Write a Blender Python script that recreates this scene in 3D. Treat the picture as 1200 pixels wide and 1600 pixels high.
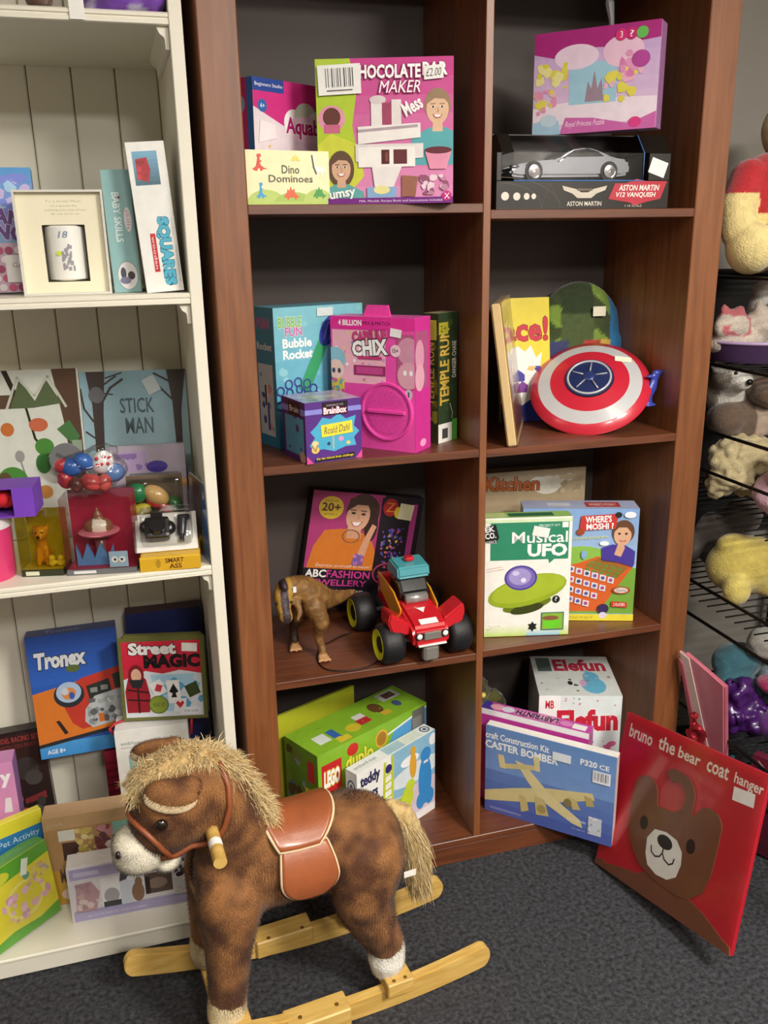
import bpy, bmesh, math, random
from mathutils import Vector, Matrix, Euler, noise
for o in list(bpy.data.objects): bpy.data.objects.remove(o)
S = bpy.context.scene
COL = S.collection
rnd = random.Random(7)
# ------------------------------------------------------------------ camera
cd = bpy.data.cameras.new('camera'); cam = bpy.data.objects.new('camera', cd); COL.objects.link(cam)
cd.sensor_fit = 'VERTICAL'; cd.sensor_height = 36; cd.sensor_width = 27; cd.lens = 36*1381.4/1600
cd.clip_start = .05
Rr = Vector((.95915585,-.28239626,-.01650482)); Uu = Vector((.09818222,.27762067,.95566051)); Ff = Vector((.26529288,.91824785,-.29400778))
M = Matrix((Rr, Uu, -Ff)).transposed().to_4x4(); M.translation = (-.26416,-1.8433,1.58392)
cam.matrix_world = M
S.camera = cam
# ------------------------------------------------------------------ world, light, exposure
W = bpy.data.worlds.new('world'); S.world = W; W.use_nodes = True
W.node_tree.nodes['Background'].inputs[0].default_value = (1,.93,.83,1)
W.node_tree.nodes['Background'].inputs[1].default_value = .15
S.view_settings.view_transform = 'Standard'; S.view_settings.look = 'None'
S.view_settings.exposure = 0.14; S.view_settings.gamma = 1; S.view_settings.use_curve_mapping = False
CEIL = 2.75
LIGHTS = [(1.35,-2.5,125),(.35,-3.4,75),(.85,-1.3,9),(-1.1,-2.0,13)]
for i,(x,y,p) in enumerate(LIGHTS):
    ld = bpy.data.lights.new('panel_light','AREA'); ld.shape = 'RECTANGLE'; ld.size = .55; ld.size_y = .55
    ld.energy = p; ld.color = (1,.955,.88)
    lo = bpy.data.objects.new('panel_light', ld); COL.objects.link(lo); lo.location = (x,y,CEIL-.05)
# ------------------------------------------------------------------ helpers
def lin(c):
    def f(v):
        v /= 255.
        return v/12.92 if v <= .04045 else ((v+.055)/1.055)**2.4
    if isinstance(c, str): c = (int(c[0:2],16), int(c[2:4],16), int(c[4:6],16))
    return (f(c[0]), f(c[1]), f(c[2]), 1.)
MATS = {}
def nodes(name):
    m = bpy.data.materials.new(name); m.use_nodes = True
    nt = m.node_tree; b = nt.nodes['Principled BSDF']
    return m, nt, b
def mat(name, col, rough=.5, metal=0, noise_amt=.12, scale=12, bump=0, coat=0, trans=0, alpha=1, sheen=0, col2=None, bscale=None, stretch=None, sub=0, emis=0, spec=.5):
    if name in MATS: return MATS[name]
    m, nt, b = nodes(name); c = lin(col)
    tc = nt.nodes.new('ShaderNodeTexCoord'); mp = nt.nodes.new('ShaderNodeMapping')
    nt.links.new(tc.outputs['Object'], mp.inputs[0])
    if stretch: mp.inputs['Scale'].default_value = stretch
    n = nt.nodes.new('ShaderNodeTexNoise'); n.inputs['Scale'].default_value = scale; n.inputs['Detail'].default_value = 4
    nt.links.new(mp.outputs[0], n.inputs[0])
    r = nt.nodes.new('ShaderNodeValToRGB')
    c2 = lin(col2) if col2 else tuple(v*(1-noise_amt) for v in c[:3])+(1,)
    c1 = c if col2 else tuple(min(1,v*(1+noise_amt)) for v in c[:3])+(1,)
    r.color_ramp.elements[0].position = .3; r.color_ramp.elements[1].position = .7
    r.color_ramp.elements[0].color = c2; r.color_ramp.elements[1].color = c1
    nt.links.new(n.outputs['Fac'], r.inputs[0]); nt.links.new(r.outputs[0], b.inputs['Base Color'])
    b.inputs['Roughness'].default_value = rough; b.inputs['Metallic'].default_value = metal
    b.inputs['Coat Weight'].default_value = coat; b.inputs['Coat Roughness'].default_value = .15
    b.inputs['Transmission Weight'].default_value = trans; b.inputs['Alpha'].default_value = alpha
    b.inputs['Sheen Weight'].default_value = sheen; b.inputs['Sheen Roughness'].default_value = .4
    b.inputs['Specular IOR Level'].default_value = spec
    if sheen: b.inputs['Sheen Tint'].default_value = tuple(min(1,v*1.5+.1) for v in c[:3])+(1,)
    if emis: b.inputs['Emission Color'].default_value = c; b.inputs['Emission Strength'].default_value = emis
    if bump:
        n2 = nt.nodes.new('ShaderNodeTexNoise'); n2.inputs['Scale'].default_value = bscale or scale*8; n2.inputs['Detail'].default_value = 3
        nt.links.new(mp.outputs[0], n2.inputs[0])
        bp = nt.nodes.new('ShaderNodeBump'); bp.inputs['Strength'].default_value = bump; bp.inputs['Distance'].default_value = .004
        nt.links.new(n2.outputs['Fac'], bp.inputs['Height']); nt.links.new(bp.outputs[0], b.inputs['Normal'])
    MATS[name] = m; return m
def colmat(name, rough=.4, coat=0, bump=0, bscale=300, namt=.06, nscale=40, sheen=0):
    """colour comes from the printed colour attribute, with a little procedural mottling"""
    if name in MATS: return MATS[name]
    m, nt, b = nodes(name)
    a = nt.nodes.new('ShaderNodeAttribute'); a.attribute_name = 'Col'
    tc = nt.nodes.new('ShaderNodeTexCoord')
    n = nt.nodes.new('ShaderNodeTexNoise'); n.inputs['Scale'].default_value = nscale; nt.links.new(tc.outputs['Object'], n.inputs[0])
    mr = nt.nodes.new('ShaderNodeMapRange'); mr.inputs['From Min'].default_value=.3; mr.inputs['From Max'].default_value=.7
    mr.inputs['To Min'].default_value = 1-namt; mr.inputs['To Max'].default_value = 1+namt*.4
    nt.links.new(n.outputs['Fac'], mr.inputs['Value'])
    vm = nt.nodes.new('ShaderNodeVectorMath'); vm.operation = 'SCALE'
    nt.links.new(a.outputs['Color'], vm.inputs[0]); nt.links.new(mr.outputs[0], vm.inputs['Scale'])
    nt.links.new(vm.outputs[0], b.inputs['Base Color'])
    b.inputs['Roughness'].default_value = rough; b.inputs['Coat Weight'].default_value = coat; b.inputs['Coat Roughness'].default_value = .08
    b.inputs['Sheen Weight'].default_value = sheen
    if bump:
        n2 = nt.nodes.new('ShaderNodeTexNoise'); n2.inputs['Scale'].default_value = bscale; nt.links.new(tc.outputs['Object'], n2.inputs[0])
        bp = nt.nodes.new('ShaderNodeBump'); bp.inputs['Strength'].default_value = bump; bp.inputs['Distance'].default_value = .003
        nt.links.new(n2.outputs['Fac'], bp.inputs['Height']); nt.links.new(bp.outputs[0], b.inputs['Normal'])
    MATS[name] = m; return m
CARD = colmat('printed_card', .42, .15); GLOSS = colmat('glossy_card', .3, .6, .25, 25); PLAST = colmat('coloured_plastic', .28, .3, namt=.03)
PLUSH = colmat('plush_fabric', .9, 0, .8, 220, .16, 60, .35); MATTE = colmat('matte_paper', .7)
def wood(name, c1, c2, stretch, rough=.42, coat=.25):
    m, nt, b = nodes(name)
    tc = nt.nodes.new('ShaderNodeTexCoord'); mp = nt.nodes.new('ShaderNodeMapping'); mp.inputs['Scale'].default_value = stretch
    nt.links.new(tc.outputs['Object'], mp.inputs[0])
    n = nt.nodes.new('ShaderNodeTexNoise'); n.inputs['Scale'].default_value = 9; n.inputs['Detail'].default_value = 7; n.inputs['Distortion'].default_value = .6
    nt.links.new(mp.outputs[0], n.inputs[0])
    r = nt.nodes.new('ShaderNodeValToRGB'); r.color_ramp.elements[0].position = .32; r.color_ramp.elements[1].position = .68
    r.color_ramp.elements[0].color = lin(c2); r.color_ramp.elements[1].color = lin(c1)
    nt.links.new(n.outputs['Fac'], r.inputs[0]); nt.links.new(r.outputs[0], b.inputs['Base Color'])
    b.inputs['Roughness'].default_value = rough; b.inputs['Coat Weight'].default_value = coat; b.inputs['Coat Roughness'].default_value = .42
    bp = nt.nodes.new('ShaderNodeBump'); bp.inputs['Strength'].default_value = .06; nt.links.new(n.outputs['Fac'], bp.inputs['Height']); nt.links.new(bp.outputs[0], b.inputs['Normal'])
    MATS[name] = m; return m
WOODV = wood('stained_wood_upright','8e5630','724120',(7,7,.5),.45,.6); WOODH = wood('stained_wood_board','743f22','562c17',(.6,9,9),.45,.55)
PINE = wood('pale_pine','d9b466','c39a4c',(1.2,9,9),.5,.1)
WHITEP = mat('white_painted_wood','e9e4d4',.45,noise_amt=.03,scale=6)
def film(name, tint='ffffff', fac=.10, rough=.08, bump=.5, bscale=40):
    m, nt, b = nodes(name); nt.nodes.remove(b); out=nt.nodes['Material Output']
    tr=nt.nodes.new('ShaderNodeBsdfTransparent'); tr.inputs[0].default_value=lin(tint); gl=nt.nodes.new('ShaderNodeBsdfGlossy'); gl.inputs['Roughness'].default_value=rough
    lw=nt.nodes.new('ShaderNodeLayerWeight'); lw.inputs[0].default_value=.25; mx=nt.nodes.new('ShaderNodeMixShader'); ma=nt.nodes.new('ShaderNodeMath'); ma.operation='MULTIPLY_ADD'; ma.inputs[1].default_value=.5; ma.inputs[2].default_value=fac*.4
    tc=nt.nodes.new('ShaderNodeTexCoord'); n2=nt.nodes.new('ShaderNodeTexNoise'); n2.inputs['Scale'].default_value=bscale; bp=nt.nodes.new('ShaderNodeBump'); bp.inputs['Strength'].default_value=bump; bp.inputs['Distance'].default_value=.004
    nt.links.new(tc.outputs['Object'],n2.inputs[0]); nt.links.new(n2.outputs['Fac'],bp.inputs['Height']); nt.links.new(bp.outputs[0],gl.inputs['Normal'])
    nt.links.new(lw.outputs['Fresnel'],ma.inputs[0]); nt.links.new(ma.outputs[0],mx.inputs[0]); nt.links.new(tr.outputs[0],mx.inputs[1]); nt.links.new(gl.outputs[0],mx.inputs[2]); nt.links.new(mx.outputs[0],out.inputs['Surface'])
    MATS[name]=m; return m
# ---- objects
def link(name, data, parent=None, m=None):
    o = bpy.data.objects.new(name, data); COL.objects.link(o)
    if parent: o.parent = parent
    if m is not None and data is not None:
        data.materials.clear()
        for q in (m if isinstance(m,(list,tuple)) else [m]): data.materials.append(q)
    return o
def thing(name, label, cat, loc=(0,0,0), rot=(0,0,0), group=None):
    o = link(name, None); o.empty_display_size = .05; o.location = loc
    if isinstance(rot, Matrix): o.matrix_world = Matrix.Translation(loc) @ rot.to_4x4()
    else: o.rotation_euler = rot
    return tag(o, label, cat, group)
def tag(o, label, cat, group=None):
    o['label'] = label; o['category'] = cat
    if group: o['group'] = group
    return o
def struct(o): o['kind'] = 'structure'; return o
class MB:
    """mesh builder with a colour per face"""
    def __init__(s, col='ffffff'): s.v=[]; s.f=[]; s.c=[]; s.col=lin(col)
    def color(s, c): s.col = lin(c) if isinstance(c,(str,)) else (c if len(c)==4 else lin(c)); return s
    def add(s, vs, fs, M=None, col=None):
        k = len(s.v); s.v += [tuple(M @ Vector(p)) if M else tuple(p) for p in vs]
        c = (lin(col) if isinstance(col,str) else col) if col else s.col
        for f in fs: s.f.append(tuple(i+k for i in f)); s.c.append(c)
        return s
    def bm(s, b, M=None, col=None):
        b.verts.ensure_lookup_table(); b.verts.index_update()
        s.add([v.co[:] for v in b.verts], [[v.index for v in f.verts] for f in b.faces], M, col); b.free(); return s
    def box(s, a, b, M=None, col=None, bev=0, seg=1):
        x0,y0,z0 = a; x1,y1,z1 = b
        q = bmesh.new(); bmesh.ops.create_cube(q, size=1, matrix=Matrix.Translation(((x0+x1)/2,(y0+y1)/2,(z0+z1)/2)) @ Matrix.Diagonal((abs(x1-x0),abs(y1-y0),abs(z1-z0),1)))
        if bev: bmesh.ops.bevel(q, geom=q.edges[:], offset=bev, segments=seg, profile=.6, affect='EDGES')
        return s.bm(q, M, col)
    def cyl(s, p, q, r, r2=None, n=16, col=None, caps=True, M=None):
        p, q = Vector(p), Vector(q); r2 = r if r2 is None else r2; d = (q-p).normalized()
        a = d.orthogonal().normalized(); b = d.cross(a); vs=[]; fs=[]
        for i in range(n):
            t = 2*math.pi*i/n; e = a*math.cos(t)+b*math.sin(t); vs += [p+e*r, q+e*r2]
        for i in range(n):
            j=(i+1)%n; fs.append((2*i,2*j,2*j+1,2*i+1))
        if caps: fs += [tuple(2*i for i in range(n))[::-1], tuple(2*i+1 for i in range(n))]
        return s.add(vs, fs, M, col)
    def tube(s, pts, r, n=8, col=None, closed=False, M=None):
        pts=[Vector(p) for p in pts]; N=len(pts); vs=[]; fs=[]; prev=None
        for i,p in enumerate(pts):
            t = (pts[(i+1)%N]-pts[i-1]) if closed else (pts[min(i+1,N-1)]-pts[max(i-1,0)])
            t.normalize()
            a = prev - t*prev.dot(t) if prev is not None and (prev - t*prev.dot(t)).length>1e-6 else t.orthogonal()
            a.normalize(); prev = a; b = t.cross(a); rr = r[i] if isinstance(r,(list,tuple)) else r
            for k in range(n):
                g=2*math.pi*k/n; vs.append(p+(a*math.cos(g)+b*math.sin(g))*rr)
        for i in range(N if closed else N-1):
            j=(i+1)%N
            for k in range(n):
                l=(k+1)%n; fs.append((i*n+k,j*n+k,j*n+l,i*n+l))
        if not closed: fs += [tuple(range(n)), tuple(range((N-1)*n,N*n))[::-1]]
        return s.add(vs, fs, M, col)
    def lathe(s, prof, n=40, M=None, cols=None, col=None):
        vs=[]; k=len(prof)
        for i in range(n):
            t=2*math.pi*i/n
            for r,z in prof: vs.append((r*math.cos(t), r*math.sin(t), z))
        for j in range(k-1):
            s.add([],[],None); 
        base=len(s.v); s.v += [tuple(M @ Vector(p)) if M else p for p in vs]
        for i in range(n):
            ii=(i+1)%n
            for j in range(k-1):
                s.f.append((base+i*k+j, base+ii*k+j, base+ii*k+j+1, base+i*k+j+1)); s.c.append(lin(cols[j]) if cols else (lin(col) if col else s.col))
        return s
    def ell(s, c, r, rot=(0,0,0), col=None, sub=3, M=None):
        q=bmesh.new(); bmesh.ops.create_icosphere(q, subdivisions=sub, radius=1)
        T = Matrix.Translation(c) @ Euler(rot).to_matrix().to_4x4() @ Matrix.Diagonal((r[0],r[1],r[2],1) if not isinstance(r,(int,float)) else (r,r,r,1))
        return s.bm(q, (M @ T) if M else T, col)
    def prism(s, pts, y0, y1, M=None, col=None, bev=0):
        """outline in x-z, extruded along y"""
        n=len(pts); q=bmesh.new()
        a=[q.verts.new((p[0],y0,p[1])) for p in pts]; b=[q.verts.new((p[0],y1,p[1])) for p in pts]
        q.faces.new(a); q.faces.new(b[::-1])
        for i in range(n): q.faces.new((a[(i+1)%n],a[i],b[i],b[(i+1)%n]))
        bmesh.ops.recalc_face_normals(q, faces=q.faces[:])
        if bev: bmesh.ops.bevel(q, geom=q.edges[:], offset=bev, segments=2, affect='EDGES', clamp_overlap=True)
        return s.bm(q, M, col)
    def mesh(s, name='m', smooth=False):
        me=bpy.data.meshes.new(name); me.from_pydata(s.v,[],s.f)
        at=me.color_attributes.new('Col','FLOAT_COLOR','CORNER'); buf=[]
        for f,c in zip(s.f,s.c): buf += list(c)*len(f)
        at.data.foreach_set('color', buf)
        if smooth: me.polygons.foreach_set('use_smooth',[True]*len(me.polygons))
        me.update(); return me
    def obj(s, name, m, parent=None, smooth=False, loc=None, rot=None):
        o=link(name, s.mesh(name, smooth), parent, m)
        if loc: o.location=loc
        if rot: o.rotation_euler=rot
        return o
def smooth_by_angle(o, deg=35):
    me=o.data; b=bmesh.new(); b.from_mesh(me)
    for e in b.edges:
        if len(e.link_faces)==2 and e.calc_face_angle(0)>math.radians(deg): e.smooth=False
    for f in b.faces: f.smooth=True
    b.to_mesh(me); b.free(); return o
def blob(mb, name, m, parent=None, voxel=.006, sm=6, colfn=None, loc=None, disp=0, dscale=60):
    """union of overlapping closed pieces into one continuous skin"""
    me=bpy.data.meshes.new(name); me.from_pydata(mb.v,[],mb.f); me.update()
    t=bpy.data.objects.new('tmp',me); COL.objects.link(t)
    r=t.modifiers.new('r','REMESH'); r.mode='VOXEL'; r.voxel_size=voxel
    if sm:
        q=t.modifiers.new('s','SMOOTH'); q.factor=.5; q.iterations=sm
    dg=bpy.context.evaluated_depsgraph_get(); out=bpy.data.meshes.new_from_object(t.evaluated_get(dg))
    bpy.data.objects.remove(t); bpy.data.meshes.remove(me)
    out.name=name
    if disp:
        for v in out.vertices:
            v.co += v.normal*disp*noise.noise(v.co*dscale)
    out.polygons.foreach_set('use_smooth',[True]*len(out.polygons))
    while out.color_attributes: out.color_attributes.remove(out.color_attributes[0])
    at=out.color_attributes.new('Col','FLOAT_COLOR','POINT'); buf=[]
    for v in out.vertices: buf += list(colfn(v.co) if colfn else mb.col)
    at.data.foreach_set('color',buf)
    o=link(name,out,parent,m)
    if loc: o.location=loc
    return o
def lump_chain(mb, pts):
    """pts: (x,y,z,r): tapered limbs from overlapping spheres"""
    for a,b in zip(pts,pts[1:]):
        A,B=Vector(a[:3]),Vector(b[:3]); n=max(2,int((B-A).length/(min(a[3],b[3])*.35))+1)
        for i in range(n+1):
            t=i/n; mb.ell(A.lerp(B,t), a[3]*(1-t)+b[3]*t, sub=2)
    return mb
# ---- print on cartons
TC={}
def glyphs(txt, bold=0., shear=0.):
    k=(txt,bold,shear)
    if k in TC: return TC[k]
    cu=bpy.data.curves.new('txt','FONT'); cu.body=txt; cu.size=1; cu.offset=bold; cu.shear=shear; cu.resolution_u=2; cu.dimensions='2D'; cu.fill_mode='FRONT'
    cu.align_x='LEFT'
    o=bpy.data.objects.new('txt',cu); me=bpy.data.meshes.new_from_object(o)
    v=[x.co.to_2d() for x in me.vertices]; f=[tuple(p.vertices) for p in me.polygons]
    bpy.data.objects.remove(o); bpy.data.curves.remove(cu); bpy.data.meshes.remove(me)
    TC[k]=(v,f); return TC[k]
EPS=.00007
class Face:
    """2-D drawing on one face of a carton; u right, v up, both 0..1"""
    def __init__(s, O, U, V, N, w, h): s.O,s.U,s.V,s.N,s.w,s.h = Vector(O),Vector(U),Vector(V),Vector(N),w,h; s.k=2
    def p(s, x, y): return s.O+s.U*x+s.V*y+s.N*(EPS*s.k)      # metric
def clip(pts,w,h):
    for ax,lim,sg in((0,0,1),(0,w,-1),(1,0,1),(1,h,-1)):
        out=[]; n=len(pts)
        for i in range(n):
            a,b=pts[i-1],pts[i]; da,db=(a[ax]-lim)*sg,(b[ax]-lim)*sg
            if (da>=0)!=(db>=0):
                t=da/(da-db); out.append((a[0]+(b[0]-a[0])*t,a[1]+(b[1]-a[1])*t))
            if db>=0: out.append((b[0],b[1]))
        pts=out
        if len(pts)<3: return []
    return pts
def ngon(mb, F, pts, col):
    pts=clip([(p[0],p[1]) for p in pts],F.w,F.h)
    if pts: mb.add([F.p(x,y) for x,y in pts],[tuple(range(len(pts)))],None,lin(col))
def draw(ops, F, art, let, parent, stick):
    w,h=F.w,F.h
    for op in ops:
        t=op[0]; F.k+=1
        if t=='r':
            _,x0,y0,x1,y1,c=op[:6]; ngon(art,F,[(x0*w,y0*h),(x1*w,y0*h),(x1*w,y1*h),(x0*w,y1*h)],c)
        elif t=='g':
            _,x0,y0,x1,y1,c0,c1=op[:7]; n=8
            a,b=lin(c0),lin(c1)
            for i in range(n):
                q=(i+.5)/n; ya,yb=y0+(y1-y0)*i/n,y0+(y1-y0)*(i+1)/n
                art.add([F.p(x0*w,ya*h),F.p(x1*w,ya*h),F.p(x1*w,yb*h),F.p(x0*w,yb*h)],[(0,1,2,3)],None,tuple(a[j]*(1-q)+b[j]*q for j in range(4)))
        elif t=='e':
            _,x,y,rx,ry,c=op[:6]; a=math.radians(op[6]) if len(op)>6 else 0; n=24
            P=[]
            for i in range(n):
                g=2*math.pi*i/n; X,Y=rx*w*math.cos(g),ry*h*math.sin(g)
                P.append((x*w+X*math.cos(a)-Y*math.sin(a), y*h+X*math.sin(a)+Y*math.cos(a)))
            ngon(art,F,P,c)
        elif t=='o':                                         # ring
            _,x,y,rx,ry,th,c=op[:7]; n=28
            for i in range(n):
                g,g2=2*math.pi*i/n,2*math.pi*(i+1)/n
                P=[((x+rx*k*math.cos(q))*w,(y+ry*k*math.sin(q))*h) for q,k in ((g,1),(g2,1),(g2,1-th),(g,1-th))]
                ngon(art,F,P,c)
        elif t=='p':
            P=[(x*w,y*h) for x,y in op[1]]
            ngon(art,F,P,op[2])
        elif t=='l':                                         # poly line
            pts,th,c=op[1],op[2],op[3]
            for (x0,y0),(x1,y1) in zip(pts,pts[1:]):
                a=Vector((x0*w,y0*h)); b=Vector((x1*w,y1*h)); d=(b-a)
                if d.length<1e-7: continue
                d.normalize(); nn=Vector((-d.y,d.x))*th*.5*h; e=d*th*.25*h
                ngon(art,F,[(a-e-nn)[:],(b+e-nn)[:],(b+e+nn)[:],(a-e+nn)[:]],c)
        elif t=='b':                                         # scattered marks
            _,n,x0,y0,x1,y1,sz,cols,sd=op[:9]; R=random.Random(sd)
            for i in range(n):
                F.k+=.15
                x,y=R.uniform(x0,x1)*w,R.uniform(y0,y1)*h; a0=R.random()*6; m=R.randint(5,8); r=sz*h*R.uniform(.5,1.2)
                ngon(art,F,[(min(max(x+r*math.cos(a0+6.283*j/m)*R.uniform(.7,1.2),x0*w),x1*w),min(max(y+r*math.sin(a0+6.283*j/m)*R.uniform(.7,1.2),y0*h),y1*h)) for j in range(m)],R.choice(cols))
        elif t in('t','tv'):
            _,txt,x0,y0,x1,y1,c=op[:7]; kw=op[7] if len(op)>7 else {}
            v,f=glyphs(txt,0,kw.get('sh',0)); let=MB()
            if not v: continue
            ax,bx=min(q.x for q in v),max(q.x for q in v); ay,by=min(q.y for q in v),max(q.y for q in v)
            r=math.radians(kw.get('r',90 if t=='tv' else 0)); cx,cy=(x0+x1)/2*w,(y0+y1)/2*h
            W_,H_=abs(x1-x0)*w,abs(y1-y0)*h
            if t=='tv': W_,H_=H_,W_
            sx,sy=W_/(bx-ax),H_/(by-ay)
            def put(vv,ff,col,dx=0,dy=0):
                P=[]
                for q in vv:
                    X,Y=(q.x-(ax+bx)/2)*sx+dx*H_,(q.y-(ay+by)/2)*sy+dy*H_
                    P.append(F.p(cx+X*math.cos(r)-Y*math.sin(r), cy+X*math.sin(r)+Y*math.cos(r)))
                let.add(P,ff,None,lin(col))
            if 'ol' in kw:
                oc,ow=kw['ol']; put(*glyphs(txt,ow,kw.get('sh',0)),oc); F.k+=1
            b=kw.get('b',.0)
            vv,ff=glyphs(txt,b,kw.get('sh',0)) if b else (v,f)
            put(vv,ff,c); let.obj('lettering',CARD,parent); let=MB()
        elif t=='s':                                         # stuck-on price label
            _,x,y,sw,sh=op[:5]; a=math.radians(op[5]) if len(op)>5 else 0; c=op[6] if len(op)>6 else 'f2f0ea'
            m2=MB(c); P=[]
            for X,Y in ((-1,-1),(1,-1),(1,1),(-1,1)):
                X,Y=X*sw*w/2,Y*sh*h/2; P.append((x*w+X*math.cos(a)-Y*math.sin(a), y*h+X*math.sin(a)+Y*math.cos(a)))
            F.k+=4; top=[F.p(*q) for q in P]; F.k-=3; bot=[F.p(*q) for q in P]; F.k+=3
            m2.add(top+bot,[(0,1,2,3),(4,5,1,0),(5,6,2,1),(6,7,3,2),(7,4,0,3)])
            so=m2.obj('price_sticker',MATTE,parent); so['label']='small pale price sticker' if c.startswith(('f','e')) else 'coloured sticker'
            if len(op)>7: draw(op[7],Face(F.p(*P[0]),(F.U*math.cos(a)+F.V*math.sin(a)),(F.V*math.cos(a)-F.U*math.sin(a)),F.N,sw*w,sh*h),art,let,parent,stick)
def person(x,y,s,skin,hair,shirt,asp=1.,eyes=True,long=False):
    """a printed portrait: s = head half-height in v; asp = face h/w"""
    X=lambda d:x+d*s*asp; Y=lambda d:y+d*s
    o=[]
    if long: o.append(('e',x,Y(-.1),s*asp*1.02,s*1.3,hair))
    o+= [('p',[(X(-2.0),Y(-3.4)),(X(2.0),Y(-3.4)),(X(1.7),Y(-1.7)),(X(.5),Y(-1.15)),(X(-.5),Y(-1.15)),(X(-1.7),Y(-1.7))],shirt),
        ('p',[(X(-.35),Y(-1.4)),(X(.35),Y(-1.4)),(X(.3),Y(-.5)),(X(-.3),Y(-.5))],skin),
        ('e',x,Y(.15),s*asp*.88,s*1.0,hair),('e',x,Y(-.08),s*asp*.74,s*.9,skin),
        ('p',[(X(-.74),Y(.2)),(X(-.6),Y(.75)),(X(0),Y(1.0)),(X(.6),Y(.75)),(X(.74),Y(.2)),(X(.45),Y(.5)),(X(-.2),Y(.55))],hair)]
    if eyes:
        for d in(-.3,.3): o+=[('e',X(d),Y(.05),s*asp*.12,s*.07,'ffffff'),('e',X(d),Y(.05),s*asp*.07,s*.07,'3a2a22'),('l',[(X(d-.16),Y(.22)),(X(d+.16),Y(.24))],s*.06,hair)]
        o+=[('l',[(X(0),Y(0)),(X(.07),Y(-.22)),(X(-.04),Y(-.25))],s*.04,'c08a70'),('p',[(X(-.28),Y(-.42)),(X(.28),Y(-.42)),(X(.16),Y(-.58)),(X(-.16),Y(-.58))],'ffffff'),('l',[(X(-.3),Y(-.4)),(X(-.15),Y(-.58)),(X(.15),Y(-.58)),(X(.3),Y(-.4))],s*.06,'c0605a')]
    return o
def rotm(yaw,lean,roll):
    yaw,lean,roll=map(math.radians,(yaw,lean,roll))
    return Matrix.Rotation(yaw,3,'Z') @ Matrix.Rotation(-lean,3,'X') @ Matrix.Rotation(-roll,3,'Y')
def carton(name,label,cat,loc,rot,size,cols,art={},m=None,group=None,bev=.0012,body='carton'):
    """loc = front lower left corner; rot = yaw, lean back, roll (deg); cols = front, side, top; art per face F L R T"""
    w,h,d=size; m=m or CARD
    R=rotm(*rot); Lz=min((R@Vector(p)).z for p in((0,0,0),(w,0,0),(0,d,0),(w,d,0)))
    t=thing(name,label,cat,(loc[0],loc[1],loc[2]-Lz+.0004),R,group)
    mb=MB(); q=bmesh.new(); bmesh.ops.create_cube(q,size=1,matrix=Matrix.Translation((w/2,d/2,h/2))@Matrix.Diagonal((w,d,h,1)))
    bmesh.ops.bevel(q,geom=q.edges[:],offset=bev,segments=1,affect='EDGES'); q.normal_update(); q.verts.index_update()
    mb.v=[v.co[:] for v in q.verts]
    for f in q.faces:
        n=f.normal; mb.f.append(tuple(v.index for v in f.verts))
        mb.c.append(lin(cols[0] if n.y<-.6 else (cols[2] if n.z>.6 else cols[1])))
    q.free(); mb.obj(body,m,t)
    A,L=MB(),MB()
    for k,ops in art.items():
        F={'F':Face((0,0,0),(1,0,0),(0,0,1),(0,-1,0),w,h),'L':Face((0,d,0),(0,-1,0),(0,0,1),(-1,0,0),d,h),
           'R':Face((w,0,0),(0,1,0),(0,0,1),(1,0,0),d,h),'T':Face((0,0,h),(1,0,0),(0,1,0),(0,0,1),w,d)}[k]
        draw([('r',0,0,1,1,cols[0 if k=='F' else (2 if k=='T' else 1)])]+list(ops),F,A,L,t,None)
    if A.f: A.obj('cover_print',m,t)
    if L.f: L.obj('lettering',m,t)
    return t
# ================================================================== the room
def plane(name, pts, m, kind='structure'):
    mb=MB(); mb.add(pts,[(0,1,2,3)]); o=mb.obj(name,m); o['kind']=kind; return o
CARPET=mat('charcoal_carpet','46464c',.95,scale=95,col2='131316',bump=1,bscale=230)
WALLM=mat('grey_wall_paint','8f8981',.8,noise_amt=.04,scale=3)
SHOPW=mat('shop_wall_paint','7d756b',.8,noise_amt=.04,scale=3)
CREAM=mat('cream_wall_paint','d8cfbd',.8,noise_amt=.04,scale=3)
x0,x1,y0,y1=-2.3,1.75,-4.6,.42
def slab(name,a,b,m):
    o=MB().box(a,b).obj(name,m); return struct(o)
slab('floor',(x0,y0,-.06),(x1,y1,0),CARPET); slab('ceiling',(x0,y0,CEIL),(x1,y1,CEIL+.06),CREAM)
slab('wall_back',(x0,y1,-.06),(x1,y1+.06,CEIL),WALLM); slab('wall_right',(x1,y0,-.06),(x1+.06,y1,CEIL),WALLM)
slab('wall_left',(x0-.06,y0,-.06),(x0,y1,CEIL),SHOPW); slab('wall_front',(x0,y0-.06,-.06),(x1,y0,CEIL),SHOPW)
LFR=mat('lamp_frame_white','e8e8e4',.5); LDF=mat('lamp_diffuser','fff4e0',.6,emis=2.2)
for i,(x,y,p) in enumerate(LIGHTS):
    t=thing('ceiling_light',['square ceiling light panel at the back right of the shop','square ceiling light panel at the back left of the shop','square ceiling light panel above the bookcase aisle','square ceiling light panel above the white unit'][i],'light',(x,y,CEIL-.035),group='ceiling light panels')
    b=MB()
    for a in((-.31,-.31,.31,-.29),(-.31,.29,.31,.31),(-.31,-.29,-.29,.29),(.29,-.29,.31,.29)): b.box((a[0],a[1],0),(a[2],a[3],.035))
    b.obj('frame',LFR,t); MB().box((-.29,-.29,.01),(.29,.29,.03)).obj('diffuser',LDF,t)
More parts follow.
